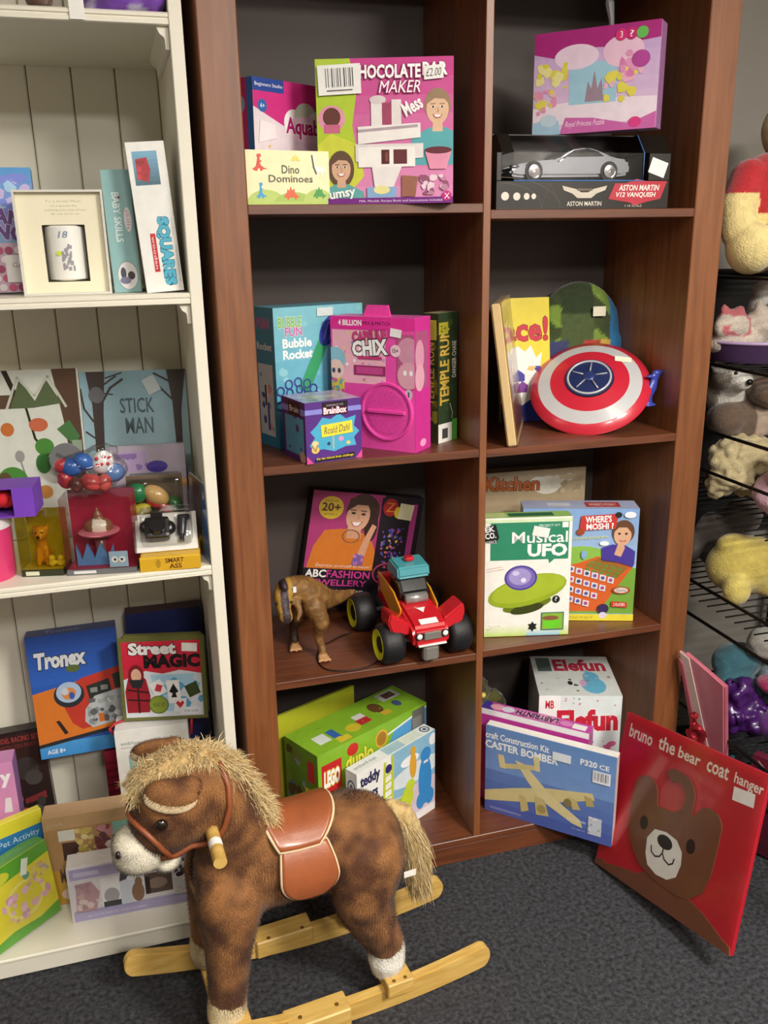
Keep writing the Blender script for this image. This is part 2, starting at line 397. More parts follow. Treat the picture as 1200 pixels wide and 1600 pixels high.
# ================================================================== brown bookcase
BX0,BX1,BD=-.075,1.097,.39
t=thing('bookcase','tall dark brown stained wooden bookcase with two columns of open shelves','bookcase',(0,0,0))
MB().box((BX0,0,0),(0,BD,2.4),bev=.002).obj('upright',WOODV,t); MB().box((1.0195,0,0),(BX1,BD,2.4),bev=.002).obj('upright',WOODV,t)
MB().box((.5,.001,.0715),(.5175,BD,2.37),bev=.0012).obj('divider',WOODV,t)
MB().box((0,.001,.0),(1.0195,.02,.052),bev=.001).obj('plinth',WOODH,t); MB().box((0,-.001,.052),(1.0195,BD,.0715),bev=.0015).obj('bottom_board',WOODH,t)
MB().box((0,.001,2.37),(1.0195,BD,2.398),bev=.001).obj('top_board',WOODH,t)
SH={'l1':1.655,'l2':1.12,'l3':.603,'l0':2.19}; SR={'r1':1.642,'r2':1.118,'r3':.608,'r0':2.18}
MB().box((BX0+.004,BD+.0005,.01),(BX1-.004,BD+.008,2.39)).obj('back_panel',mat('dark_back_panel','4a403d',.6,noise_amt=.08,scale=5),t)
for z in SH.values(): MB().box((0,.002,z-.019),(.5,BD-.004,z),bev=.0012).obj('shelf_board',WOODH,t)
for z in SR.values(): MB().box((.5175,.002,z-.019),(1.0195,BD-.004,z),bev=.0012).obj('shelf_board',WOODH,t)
# ================================================================== white display unit
t=thing('display_unit','white painted wooden display unit with tongue-and-groove back','shelf unit',(0,0,0))
WX0,WX1,WY,WB=-1.12,-.106,-.064,.385
MB().box((WX1-.024,WY,0),(WX1,WB,2.42),bev=.0015).obj('side_panel',WHITEP,t); MB().box((WX0,WY,0),(WX0+.024,WB,2.42),bev=.0015).obj('side_panel',WHITEP,t)
k=0; x=WX1-.024
while x>WX0+.03:
    xa=max(x-.092,WX0+.024)
    b=MB(); pr=[(xa+.0008,WB),(xa+.0008,WB-.007),(xa+.004,WB-.011),(x-.004,WB-.011),(x-.0008,WB-.007),(x-.0008,WB)]
    q=[(p[0],p[1]) for p in pr]; vs=[(a,c,.05) for a,c in q]+[(a,c,2.4) for a,c in q]; n=len(q)
    b.add(vs,[tuple(range(n))[::-1],tuple(range(n,2*n))]+[(i,(i+1)%n,n+(i+1)%n,n+i) for i in range(n)]); b.obj('plank',WHITEP,t); x=xa
def wshelf(z):
    b=MB(); pr=[(WB-.012,z),(WY+.004,z),(WY,z-.003),(WY,z-.008),(WY+.003,z-.0095),(WY+.003,z-.0115),(WY+.001,z-.013),(WY+.001,z-.0195),(WY+.004,z-.021),(WB-.012,z-.021)]
    n=len(pr); a0,a1=WX0+.0245,WX1-.0245
    b.add([(a0,p[0],p[1]) for p in pr]+[(a1,p[0],p[1]) for p in pr],[tuple(range(n)),tuple(range(n,2*n))[::-1]]+[((i+1)%n,i,n+i,n+(i+1)%n) for i in range(n)])
    b.obj('shelf_board',WHITEP,t)
    c=MB(); xr=WX1-.0245; zz=z-.0213
    c.prism([(xr,zz),(xr-.021,zz),(xr-.020,zz-.004),(xr-.016,zz-.012),(xr-.009,zz-.017),(xr-.0075,zz-.022),(xr-.007,zz-.037),(xr,zz-.037)],WY+.012,WY+.32)
    c.obj('shelf_bracket',WHITEP,t)
for z in(1.974,1.493,.935): wshelf(z)
b=MB(); b.box((WX0+.0245,WY+.002,.006),(WX1-.0245,WY+.02,.046)); b.obj('plinth',WHITEP,t)
MB().box((WX0+.0245,WY-.002,.046),(WX1-.0245,WB-.0125,.056),bev=.003).obj('bottom_board',WHITEP,t)
MB().box((WX0-.02,WY-.02,2.42),(WX1+.02,WB+.01,2.45),bev=.004).obj('top_board',WHITEP,t)
# ================================================================== wire rack on the right
WIRE=mat('black_wire','1a1917',.4,metal=.6); 
t=thing('wire_rack','black wire display rack full of plush toys beside the brown bookcase','rack',(0,0,0))
RXA,RXB,RYA,RYB=1.15,1.68,-.75,.36
MB().box((1.125,.372,.70),(1.70,.380,1.49)).obj('back_board',mat('black_board','14110f',.7),t)
def wire(p,q,r,n='wire'): return MB().cyl(p,q,r,n=8).obj(n,WIRE,t,True)
for x in(RXA,RXB):
    for y in(RYA,RYB): wire((x,y,0),(x,y,1.5),.012,'post')
for z,rl in((.22,(.0,.1)),(.645,(-.05,.045)),(.889,(.111,.215)),(1.272,(0,)),(1.485,(0,))):
    for x,dz in[(x_,d_) for x_ in(RXA,RXB) for d_ in rl]: wire((x,RYA,z+dz),(x,RYB,z+dz),.0045,'rail')
    for y in(RYA,RYB): wire((RXA,y,z),(RXB,y,z),.0045,'rail')
    me=None; n=30
    for i in range(1,n):
        y=RYA+(RYB-RYA)*i/n
        if me is None: o=MB().cyl((RXA,0,0),(RXB,0,0),.0022,n=6).obj('wire',WIRE,t,True); me=o.data
        else: o=link('wire',me,t)
        o.location=(0,y,z)
# ================================================================== boxed toys on the brown bookcase
def dinosil(x,y,s,c,kind,asp=1.):
    K={'rex':[(0,.1),(.25,.3),(.35,.75),(.3,1),(.55,1.05),(.62,.9),(.5,.8),(.52,.65),(.66,.6),(.52,.52),(.55,.35),(.75,.2),(1,.12),(.7,.1),(.6,0),(.5,0),(.5,.15),(.38,.15),(.32,0),(.2,0)],
       'steg':[(0,.1),(.1,.35),(.2,.5),(.25,.75),(.35,.62),(.45,.95),(.55,.65),(.68,.8),(.7,.5),(.85,.3),(1,.25),(.9,.12),(.8,.15),(.8,0),(.7,0),(.68,.15),(.35,.15),(.33,0),(.22,0),(.2,.15)],
       'long':[(0,.95),(.05,1.05),(.16,1.0),(.2,.85),(.22,.5),(.35,.45),(.6,.5),(.75,.35),(1,.2),(.7,.22),(.68,0),(.6,0),(.58,.18),(.36,.18),(.35,0),(.26,0),(.24,.22),(.14,.35),(.12,.85)]}[kind]
    return [('p',[(x+a*s*asp,y+b*s) for a,b in K],c)]
bars=lambda x0,y0,x1,y1,n=14:[('r',x0+(x1-x0)*(i+.15*(i%3))/n,y0,x0+(x1-x0)*(i+.35+.15*(i%2))/n,y1,'2a2a2a') for i in range(n)]
# --- top left compartment
carton('bead_craft_box','pink and white bead craft box turned at an angle behind the cream dinosaur box','box',(.032,.085,1.655),(33,-1,0),(.203,.244,.06),('f1e4ec','b5417c','c94f8e'),
 {'F':[('p',[(0,1),(1,1),(1,.55),(.5,.62),(0,.78)],'d8368a'),('r',0,.9,.42,1,'2d4fa0'),('t','Beginners Studio',.03,.93,.4,.965,'ffffff'),('e',.12,.79,.06,.05,'2f6fb5'),('t','4+',.09,.77,.15,.81,'ffffff'),
  ('e',.55,.68,.14,.11,'ffffff'),('e',.72,.74,.16,.11,'cfe6c8'),('e',.88,.68,.14,.11,'ffffff'),('e',.72,.63,.28,.11,'f7e3f0'),('t','Aquabe',.44,.56,1.0,.72,'c01f78',{'b':.03,'ol':('ffffff',.08)}),
  ('e',.22,.36,.09,.05,'5aa9d0'),('e',.15,.34,.03,.04,'5aa9d0'),('o',.38,.36,.06,.06,.4,'e04a70'),('e',.2,.12,.07,.05,'e05a80'),('e',.55,.12,.1,.06,'c8d850'),('e',.85,.15,.08,.06,'b02a50'),('b',26,.05,.03,.98,.5,.012,['e04a90','5ab0d8','f0d040','ffffff'],3),('p',[(.05,.5),(.3,.55),(.28,.65),(.08,.68)],'fbf2f6')],
  'L':[('r',.7,0,1,1,'2d6fb0'),('r',0,0,.7,1,'b5306f'),('e',.35,.8,.25,.07,'7aa7d0'),('b',22,.05,.05,.7,.55,.03,['d8d0e0','7a5ab0','e06aa0'],5)]})
carton('dinosaur_domino_box','small cream box printed with little coloured dinosaurs','box',(.004,.024,1.655),(8.6,0,0),(.176,.103,.045),('f6edbd','e6dca8','efe6b8'),
 {'F':[('e',.22,.0,.24,.28,'b9cf6a'),('e',.56,-.02,.26,.26,'a5c45a'),('e',.86,.0,.2,.3,'b9cf6a'),('r',0,-.0,1,.06,'b4cc66')]+dinosil(.07,.62,.3,'d8402a','rex',.62)+dinosil(.1,.12,.28,'3aa0d8','rex',.5)+dinosil(.43,.1,.26,'e2603a','steg',.75)+dinosil(.79,.12,.24,'3f9a48','steg',.7)+dinosil(.78,.55,.36,'f4f2ee','long',.55)+[('l',[(.79,.92),(.81,.7),(.84,.58)],.03,'3a3440')]+dinosil(.53,.8,.14,'e4d860','steg',.9)+
  [('t','Dino',.42,.58,.63,.73,'4a4a3a',{'b':.01}),('t','Dominoes',.26,.42,.79,.55,'4a4a3a',{'b':.01})]})
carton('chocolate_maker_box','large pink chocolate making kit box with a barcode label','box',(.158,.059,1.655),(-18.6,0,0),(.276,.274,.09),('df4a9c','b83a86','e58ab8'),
 {'F':[('g',0,0,1,1,'e79ac6','cf3a90'),('p',[(0,0),(.14,0),(.3,.3),(.26,.55),(.3,.8),(.25,1),(0,1)],'b9d43c'),('p',[(0,.42),(.1,.5),(.3,.42),(.34,.2),(.2,.05),(0,.1)],'d6dc4a'),
   ('e',.11,.6,.1,.09,'e8a0b8'),('e',.11,.61,.065,.065,'6a3a34'),('r',.05,.5,.17,.56,'d06a90')]
   +person(.885,.66,.115,'e8c0a0','a08468','5fb0b8',.95)+person(.17,.26,.1,'dfb498','6a5040','6ab0b0',.95,long=True)
   +[('r',.4,.52,.5,.72,'f3ecec'),('r',.55,.54,.62,.72,'efe6e6'),('e',.45,.72,.06,.03,'e0d4d6'),('r',.48,.55,.55,.7,'a84a6a'),('p',[(.3,.42),(.76,.46),(.76,.56),(.3,.54)],'f6f1ee'),('p',[(.28,.3),(.78,.32),(.78,.42),(.28,.42)],'ebe4e2'),('p',[(.3,.5),(.74,.53),(.74,.55),(.3,.52)],'b8a8b0'),('r',.3,.26,.72,.4,'faf6f2'),('r',.47,.28,.53,.38,'5a2a30'),('r',.56,.28,.66,.38,'6a343a'),('r',.5,.3,.52,.36,'8a4a44'),('p',[(.42,.1),(.55,.1),(.62,.26),(.4,.26)],'f2ecea'),('r',.36,.03,.58,.12,'8fb4dc'),('e',.47,.1,.06,.03,'f0e8a0'),('p',[(.62,.05),(.72,.05),(.74,.19),(.62,.2)],'a06a58'),
   ('p',[(.79,.37),(.99,.37),(.95,.24),(.83,.24)],'ec9ab8'),('e',.89,.37,.1,.025,'6a3038'),('b',18,.74,.06,.97,.2,.03,['c88aa8','f0d8e4','9a5a78'],4)]
   +[('r',0,0,1,.045,'7a2f8a'),('t','Milk, Moulds, Recipe Book and Instructions included',.3,.01,.92,.03,'f4e6f4'),('t','Yumsy',.02,.03,.27,.11,'ffffff',{'r':8,'b':.03}),('t','CHOCOLATE',.26,.865,.76,.95,'ffffff',{'b':.035,'ol':('9a1f66',.075)}),('t','BAR',.78,.88,.95,.96,'ffffff',{'b':.035,'ol':('9a1f66',.075)}),('t','MAKER',.46,.765,.76,.845,'ffffff',{'sh':.25,'ol':('b02a7a',.04)}),('t','Mess',.63,.63,.77,.72,'ffffff',{'r':28,'b':.03}),('e',.955,.05,.035,.035,'d0308a'),('t','X',.935,.03,.975,.07,'ffffff')]
   +[('s',.175,.86,.31,.2,2,'f6f5f2',bars(.18,.25,.85,.88)+[('r',.2,.12,.8,.16,'777777')]),('s',.855,.895,.14,.09,4,'f4f3ee',[('t','£2.00',.1,.2,.9,.8,'4a4a4a',{'sh':.3})])]},GLOSS)
# --- second left compartment
BL='5fb4cc'
carton('bubble_toy_box','tall turquoise bubble rocket toy box','box',(.065,.165,1.12),(18.5,0,0),(.24,.322,.095),(BL,'4a9ab8','6fb8cc'),
 {'F':[('g',0,0,1,1,'3f9cc4','84c9d6'),('b',16,.02,.02,.98,.98,.03,['8fd0dc','78c4d4'],9),('t','BUBBLE',.05,.86,.3,.93,'8ac25a',{'b':.03,'ol':('e8f4f4',.06)}),('t','FUN',.12,.8,.3,.86,'d070b0',{'b':.03,'ol':('e8f4f4',.06)}),('t','Bubble',.09,.72,.4,.78,'ffffff',{'b':.035}),('t','Rocket',.09,.64,.41,.7,'ffffff',{'b':.035}),
   ('p',[(.24,.42),(.36,.39),(.6,.74),(.5,.78)],'35a068'),('e',.6,.82,.09,.12,'2c3f9a',-28),('l',[(.54,.76),(.6,.88)],.008,'6f86d0'),('l',[(.6,.75),(.65,.86)],.008,'6f86d0'),('r',.64,.3,.7,.52,'2f9a5c'),('e',.67,.55,.045,.07,'2c4aa0')]
   +[('o',.22+.2*math.cos(a)*1.05,.36+.11*math.sin(a),.045,.036,.32,'34408e') for a in [0,.5,1,1.5,2,2.6,3.1,3.6,4.2,4.8,5.4,5.9]]+[('o',.22+.11*math.cos(a),.36+.06*math.sin(a),.04,.032,.3,'34408e') for a in [.2,1.3,2.4,3.4,4.5,5.5]]+[('l',[(.28,.42),(.2,.3)],.01,'34408e'),('l',[(.3,.42),(.32,.28)],.01,'34408e'),('g',0,0,1,.2,'2f80b4','3f9cc4'),('s',.56,.955,.18,.06,0,'d6e2e2')],
  'L':[('g',0,0,1,1,'3688ae','56a8c2'),('t','FUN',.15,.85,.75,.92,'e06ab0',{'b':.03}),('t','Rocket',.1,.7,.85,.75,'ffffff',{'b':.02}),('r',.1,.08,.85,.6,'cfe4ea'),('b',14,.15,.1,.8,.55,.03,['e8a8a8','3f5fa0','f4e0d8','7fb0c8'],2),('r',.4,.3,.48,.45,'2c3a6a'),('r',.5,.12,.6,.32,'3a5aa8')]})
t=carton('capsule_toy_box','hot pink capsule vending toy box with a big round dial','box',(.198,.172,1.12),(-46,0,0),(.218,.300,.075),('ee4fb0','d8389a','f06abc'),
 {'F':[('r',.02,.5,.66,.9,'f4b8cc'),('b',40,.03,.52,.65,.9,.012,['ffffff','f0e070','e06aa8','b8a0d8'],6),('r',0,.91,1,1,'e8309c'),('t','4 BILLION',.1,.935,.38,.975,'ffffff',{'b':.03}),('t','MIX & MATCH',.4,.94,.72,.968,'3a1030'),
   ('t','CAPSULE',.27,.825,.66,.895,'e0408a',{'r':5,'b':.03,'ol':('6a2040',.07)}),('t','CHIX',.27,.72,.67,.825,'ffffff',{'r':5,'b':.05,'ol':('2a1a2a',.1)}),('r',.33,.685,.62,.71,'c03a78'),('r',.28,.565,.66,.64,'9a2a6a'),('r',.31,.577,.63,.628,'c84a90'),
   ('r',.8,.48,.99,.88,'b85a88'),('e',.93,.76,.13,.1,'d898b4'),('e',.93,.58,.13,.1,'e4a8bc'),('e',.89,.6,.02,.02,'ffffff'),('e',.96,.6,.02,.02,'ffffff'),('e',.78,.76,.06,.045,'f6d0e0'),('t','15+',.745,.745,.815,.775,'4a2a4a',{'b':.02}),
   ('e',.02,.42,.1,.06,'f0f0f0'),('r',-.0,.4,.1,.44,'d84a6a'),('e',.93,.44,.045,.04,'c8c4cc'),('r',.92,.42,.94,.46,'555060'),
   ('e',.05,.68,.13,.09,'8fc8dc'),('e',.06,.6,.1,.075,'f0d4c8'),('e',.03,.59,.02,.02,'3a4a6a'),('e',.1,.59,.02,.02,'3a4a6a'),('r',.0,.44,.16,.53,'d8c850'),('b',12,0,.44,.16,.53,.02,['6ab0b0','e0d860','c86aa0'],8),
   ('p',[(.03,.02),(.2,.02),(.2,.2),(.14,.3),(.03,.34)],'7a3068'),('p',[(.05,.04),(.17,.04),(.17,.2),(.12,.27),(.05,.31)],'c8a0b8'),('s',.79,.89,.13,.06,-8,'f2eef0')],
  'R':[('r',.05,.48,.85,.9,'b85a88'),('e',.3,.72,.28,.12,'e0a0bc'),('e',.3,.56,.3,.1,'eab0c4'),('r',0,0,1,.45,'d8389a'),('e',.5,.06,.2,.03,'f4a8d4')]})
PK=mat('hot_pink_card','e848a8',.4,scale=200,noise_amt=.12)
b=MB(); T=Matrix.Translation((.146,0,.090))@Matrix.Rotation(math.pi/2,4,'X')
b.lathe([(0,.004),(.050,.004),(.052,.0035),(.058,.0035),(.062,.006),(.066,.006),(.068,0)],36,T); b.box((.097,-.010,.086),(.195,-.002,.094),bev=.0015); b.obj('dial',PK,t)
b=MB(); b.prism([(.0,.0),(.07,.0),(.064,.024),(.01,.024)],0,.006,Matrix.Translation((.07,.03,.300))); b.obj('carry_handle',PK,t)
carton('quiz_game_box','small purple quiz game cube box with a yellow sticker','box',(.095,-.004,1.12),(12.7,0,0),(.135,.134,.125),('5a2f8a','4c2878','b8a8d0'),
 {'F':[('r',0,.8,1,.88,'8f8fe0'),('p',[(.14,.2),(.06,.3),(.16,.42),(.08,.52),(.2,.62),(.3,.74),(.45,.7),(.6,.78),(.72,.68),(.9,.72),(.86,.55),(.96,.45),(.86,.36),(.9,.22),(.7,.22),(.5,.16),(.3,.22)],'4fb2d8'),('r',.3,.76,.76,.98,'1c1420'),('t','BrainBox',.33,.79,.73,.89,'ffffff',{'b':.03,'ol':('c0205a',.08)}),('t','EXPERIENCE THE',.38,.91,.68,.94,'c8b0b8'),
   ('e',.16,.22,.07,.06,'e8c878'),('e',.16,.32,.06,.05,'f0d8a0'),('l',[(.1,.3),(.16,.2),(.2,.3)],.02,'b08a50'),('r',.46,.2,.5,.5,'9ac0c8'),('e',.4,.3,.03,.03,'2a4a6a'),('e',.62,.36,.05,.04,'d8a0c8'),('e',.75,.28,.04,.03,'e0d080'),
   ('p',[(.14,.02),(.86,.02),(.86,.11),(.14,.06)],'1c1420'),('t','the ten minute brain challenge',.17,.035,.84,.09,'f0d840',{'b':.01,'r':0}),('p',[(0,0),(.12,0),(0,.14)],'e0509a'),('p',[(1,0),(.88,0),(1,.14)],'e0509a'),('s',.55,.53,.56,.2,3,'f0e040',[('t','Roald Dahl',.08,.2,.92,.8,'4a4a5a',{'sh':.3})])],
  'L':[('r',0,.78,1,.88,'8f8fe0'),('r',.12,.1,.92,.72,'4fa8cc'),('b',10,.1,.08,.95,.74,.06,['5a2f8a','58b4d4'],4),('r',.3,.74,.8,.96,'1c1420'),('t','Brain',.36,.8,.74,.9,'ffffff'),('e',.85,.08,.12,.1,'c8a890')],
  'T':[('b',14,.03,.05,.97,.95,.12,['c8c0d0','b0a8d8','d0d0b8','9a88c0'],11),('r',.3,.3,.75,.6,'dcd4c0')]},GLOSS)
carton('jungle_game_box','dark green jungle running game box standing on end','box',(.430,.088,1.12),(33.6,0,0),(.075,.302,.045),('2c4028','3a3420','b0a888'),
 {'F':[('b',24,.02,.15,.98,.95,.03,['35502c','223420','44502a'],6),('tv','TEMPLE RUN',.1,.3,.55,.88,'c8a848',{'b':.03,'ol':('4a3a18',.06)}),('tv','DANGER CHASE',.72,.5,.92,.78,'e8e4d8',{'b':.02}),('r',.02,.84,.5,.93,'a8a030'),('t','2+',.1,.86,.4,.91,'3a3a18'),('r',.0,0,.72,.15,'e8e6e0'),('r',.72,0,1,.17,'4fa03c'),('r',.2,.03,.5,.11,'444444'),('l',[(.6,.3),(.75,.22),(.7,.18)],.008,'c8c0a0')],
  'L':[('b',20,.05,.05,.95,.95,.05,['6a5a20','8a7a30','2c3018','4a4020'],7),('r',.4,.8,.9,.95,'c0a840'),('tv','TEMPLE RUN',.3,.3,.75,.78,'b89838',{'b':.02})]})
# --- third left compartment
carton('jewellery_kit_box','magenta and black bead jewellery kit box with a smiling woman in orange','box',(.120,.325,.603),(1.9,1,-10.5),(.31,.312,.04),('1c1620','141018','282028'),
 {'F':[('r',.0,.32,.64,1,'b23a78'),('g',.62,.25,.985,.98,'1a141c','241a26'),('r',.9,.1,.955,.94,'b8408c')]
   +[('p',[(.02,.32),(.06,.52),(.14,.66),(.28,.68),(.42,.68),(.56,.62),(.62,.5),(.62,.32)],'d87a2a'),('e',.46,.84,.15,.16,'4a3028'),('e',.55,.72,.06,.14,'3a261e'),('p',[(.34,.6),(.47,.6),(.46,.72),(.34,.72)],'d8a080'),('e',.42,.8,.105,.135,'e0ac8c',-8),('p',[(.32,.84),(.33,.95),(.44,.99),(.54,.92),(.5,.9),(.4,.9)],'4a3028'),
     ('e',.375,.825,.02,.01,'3a2420'),('e',.465,.82,.02,.01,'3a2420'),('l',[(.345,.85),(.395,.852)],.008,'4a3028'),('l',[(.44,.85),(.49,.845)],.008,'4a3028'),('p',[(.37,.745),(.46,.75),(.43,.715),(.39,.713)],'f6efe8'),('l',[(.365,.75),(.39,.712),(.43,.712),(.465,.755)],.007,'b8505a'),('l',[(.42,.81),(.43,.78),(.415,.775)],.005,'b88068'),
     ('p',[(.43,.36),(.51,.36),(.56,.6),(.6,.72),(.56,.74),(.5,.6)],'dca284'),('p',[(.415,.36),(.52,.36),(.525,.45),(.44,.47)],'8a5a9a'),('b',20,.42,.37,.52,.46,.012,['c86ab0','5a6ac0','e0a0c0'],4),('o',.38,.62,.08,.06,.12,'7a5a4a'),('e',.17,.86,.11,.1,'e8c83a'),('t','20+',.09,.83,.25,.9,'5a2a3a',{'b':.02}),('t','MAKE OVER',.11,.91,.23,.93,'7a4a2a'),('t','JEWELS',.11,.79,.23,.81,'7a4a2a'),('t','Express yourself in neon!',.1,.33,.6,.365,'f0e0d0',{'sh':.2}),
     ('b',90,.66,.4,.86,.72,.012,['c84a6a','6a4ab0','4a6ac0','d8a83a','8a5ab8','3a3a8a'],5),('e',.7,.9,.07,.08,'b02a2a'),('t','Z',.66,.86,.74,.94,'e88a3a'),('e',.77,.86,.03,.05,'e0c830'),('o',.75,.3,.13,.1,.12,'a83a5a'),('b',14,.67,.22,.83,.38,.02,['b03a5a','d87a9a','8a2a4a'],9),
     ('t','ABC',.02,.245,.2,.31,'f4f0f0',{'b':.03}),('t','FASHION',.21,.245,.6,.31,'c83a8c',{'b':.02}),('t','JEWELLERY',.06,.155,.58,.225,'c83a8c',{'b':.02}),('t','MAKE YOUR OWN ABC FAB ID BRACELETS',.08,.11,.56,.135,'f0f0f0',{'b':.02}),('s',.845,.87,.13,.14,-5,'e8e2b8')]})
# --- top right compartment: model car box under a puzzle box
BLK='15120f'
t=thing('model_car_box','black window box holding a grey model sports car','box',(.546,.042,1.6424),(0,0,math.radians(-1.8)))
K=mat('black_card','17130f',.35,coat=.3)
b=MB(); b.box((0,0,0),(.42,.13,.06),bev=.001); b.box((0,.118,.06),(.42,.13,.158)); b.box((.366,0,.06),(.42,.117,.118),bev=.001); b.box((0,0,.06),(.012,.117,.118),bev=.001)
b.prism([(0,0),(.0,.0001),(.0,.0)],0,.001) if 0 else None
for xa,xb in((.012,.04),(.352,.42)):
    b.add([(xa,0.0,.118),(xb,0,.118),(xb,.117,.118),(xa,.117,.118),(xa,.035,.158),(xb,.035,.158),(xb,.117,.158),(xa,.117,.158)],[(0,1,5,4),(4,5,6,7),(0,4,7,3),(1,2,6,5),(3,7,6,2),(0,3,2,1)])
b.box((0,.05,.1565),(.42,.13,.1585)); b.obj('carton',K,t)
A,L=MB(),MB(); F=Face((0,0,0),(1,0,0),(0,0,1),(0,-1,0),.42,.118)
draw([('l',[(.02+.34*math.cos(a)*1.0,.02+.55*math.sin(a)) for a in [i*.12 for i in range(14)]],.008,'5a5044'),('l',[(.02+.24*math.cos(a),.02+.45*math.sin(a)) for a in [i*.12 for i in range(14)]],.008,'5a5044'),('l',[(.3,.45),(.38,.02)],.006,'5a5044'),('l',[(.3,.45),(.25,.02)],.006,'5a5044'),
 ('e',.05,.24,.022,.075,'e0d8cc'),('e',.115,.235,.02,.07,'e0d8cc'),('e',.17,.235,.016,.06,'e0d8cc'),('e',.21,.235,.013,.05,'e0d8cc'),
 ('p',[(.37,.42),(.45,.36),(.48,.3),(.52,.3),(.55,.36),(.63,.42),(.62,.34),(.57,.28),(.54,.2),(.46,.2),(.43,.28),(.38,.34)],'cfc4b4'),('r',.455,.33,.545,.37,'6a5a4c'),('t','ASTON MARTIN',.4,.06,.6,.14,'e8e0d4',{'b':.01}),
 ('p',[(.64,.18),(.675,.46),(.74,.46),(.8,.54),(.86,.5),(.985,.5),(.95,.18),(.86,.12),(.8,.06),(.76,.12)],'b8283c'),('t','ASTON MARTIN',.7,.33,.94,.43,'f4ece4',{'sh':.2,'b':.02}),('t','V12 VANQUISH',.685,.2,.92,.3,'f4ece4',{'sh':.2,'b':.02}),('t','1:18 SCALE',.74,.035,.84,.075,'c8c0b4'),('s',.925,.74,.1,.28,-18)],F,A,L,t,None)
A.obj('cover_print',CARD,t)
FILM=film('clear_film','f4f4f6',.1,.1,.2,25)
b=MB(); b.add([(.04,.001,.061),(.352,.001,.061),(.352,.001,.118),(.04,.001,.118),(.352,.036,.157),(.04,.036,.157)],[(0,1,2,3),(3,2,4,5)]); b.obj('window_film',FILM,t)
b=MB(); b.tube([(.04,-.0006,.06),(.352,-.0006,.06),(.352,-.0006,.118),(.352,.034,.158)],.0014,6); b.obj('window_edge',mat('blue_card_edge','4a78b8',.4),t)
c=thing('model_car','grey model sports car inside the black window box','toy car',(.592,.103,1.7032),(0,0,math.radians(-1.8)))
GR=mat('gunmetal_paint','9a9ea6',.25,metal=.5,coat=.8,noise_amt=.04); TY=mat('black_rubber','131313',.6); CH=mat('chrome','c8c8cc',.2,metal=1); DG=mat('dark_glass','14161a',.08,coat=.5)
prof=[(0,.012),(.0,.026),(.02,.036),(.07,.043),(.115,.046),(.145,.066),(.185,.071),(.215,.064),(.25,.05),(.285,.046),(.292,.036),(.29,.014),(.27,.010),(.02,.008)]
b=MB(); b.prism(prof,-.034,.034,bev=.006); smooth_by_angle(b.obj('body',GR,c))
b=MB(); b.prism([(.124,.05),(.15,.064),(.184,.0685),(.208,.0625),(.225,.052)],-.0343,.0343); b.obj('windows',DG,c)
for x in(.055,.238):
    for s in(-1,1):
        q=MB().cyl((x,s*.025,.021),(x,s*.0355,.021),.021,n=20).obj('tyre',TY,c,False)
        r=MB().lathe([(0,.0008),(.004,.0008),(.005,.002),(.013,.001),(.0155,.002),(.016,0)],16,Matrix.Translation((x,s*.0362,.021))@Matrix.Rotation(math.pi/2*s*-1,4,'X')).obj('hub',CH,q)
MB().ell((.012,-.026,.031),(.012,.007,.004)).obj('headlight',CH,c,True)
t=carton('jigsaw_box','pink and lilac jigsaw puzzle box on top of the model car box','box',(.674,.14,1.8025),(-45.3,0,0),(.274,.207,.05),('d8b8dc','b07ab0','c48ac0'),
 {'F':[('g',0,0,1,1,'e8c8e4','c8a8dc'),('p',[(0,1),(1,1),(1,.84),(.6,.8),(.25,.84),(.18,.74),(0,.8)],'b02a80'),('e',.6,.2,.75,.12,'f4e4f0'),('r',.3,.28,.68,.68,'a4cfe4'),('p',[(.43,.3),(.45,.5),(.48,.42),(.5,.6),(.53,.42),(.56,.52),(.58,.3)],'a08a9a'),
   ('e',.35,.74,.18,.12,'f0d8ec'),('e',.72,.75,.16,.15,'f2c8e0'),('b',16,.02,.45,.28,.7,.055,['e8dc58','f0e8a0','e4d84a'],2),('b',12,.0,.2,.2,.45,.05,['f0c8b8','e8dc58','e89ac0'],4),('b',14,.58,.25,.88,.6,.06,['e8dc58','f0b8d0','ece060'],6),('b',10,.7,.5,.9,.75,.05,['ea9ac8','f4b8d4','e080b4'],9),('p',[(0,0),(.24,0),(.22,.14),(.1,.16),(0,.12)],'a8cce4'),('e',.14,.14,.07,.06,'c8dcec'),
   ('p',[(.24,0),(1,0),(1,.16),(.8,.06),(.5,.14),(.28,.16)],'d06ab0'),('t','Royal Princess Puzzle',.28,.05,.6,.12,'f6e0f0',{'sh':.3}),('e',.86,.66,.07,.08,'b8489c'),('e',.7,.9,.045,.055,'e0307c'),('e',.78,.9,.045,.055,'d02a78'),('e',.86,.9,.045,.055,'6abf58'),('t','?',.765,.87,.795,.93,'ffffff'),('t','3',.69,.87,.71,.93,'ffffff'),('e',.84,.07,.05,.05,'e0408c')]},GLOSS)
# ribbon tag sticking up behind the puzzle box
tag(MB().tube([(.848,.11,1.99),(.846,.115,2.04),(.842,.12,2.075),(.838,.122,2.09)],[.004,.006,.010,.004],8).obj('hang_tag',mat('grey_film','8a8686',.3,alpha=.6)),'grey plastic hang tag sticking up behind the pink jigsaw box','tag')
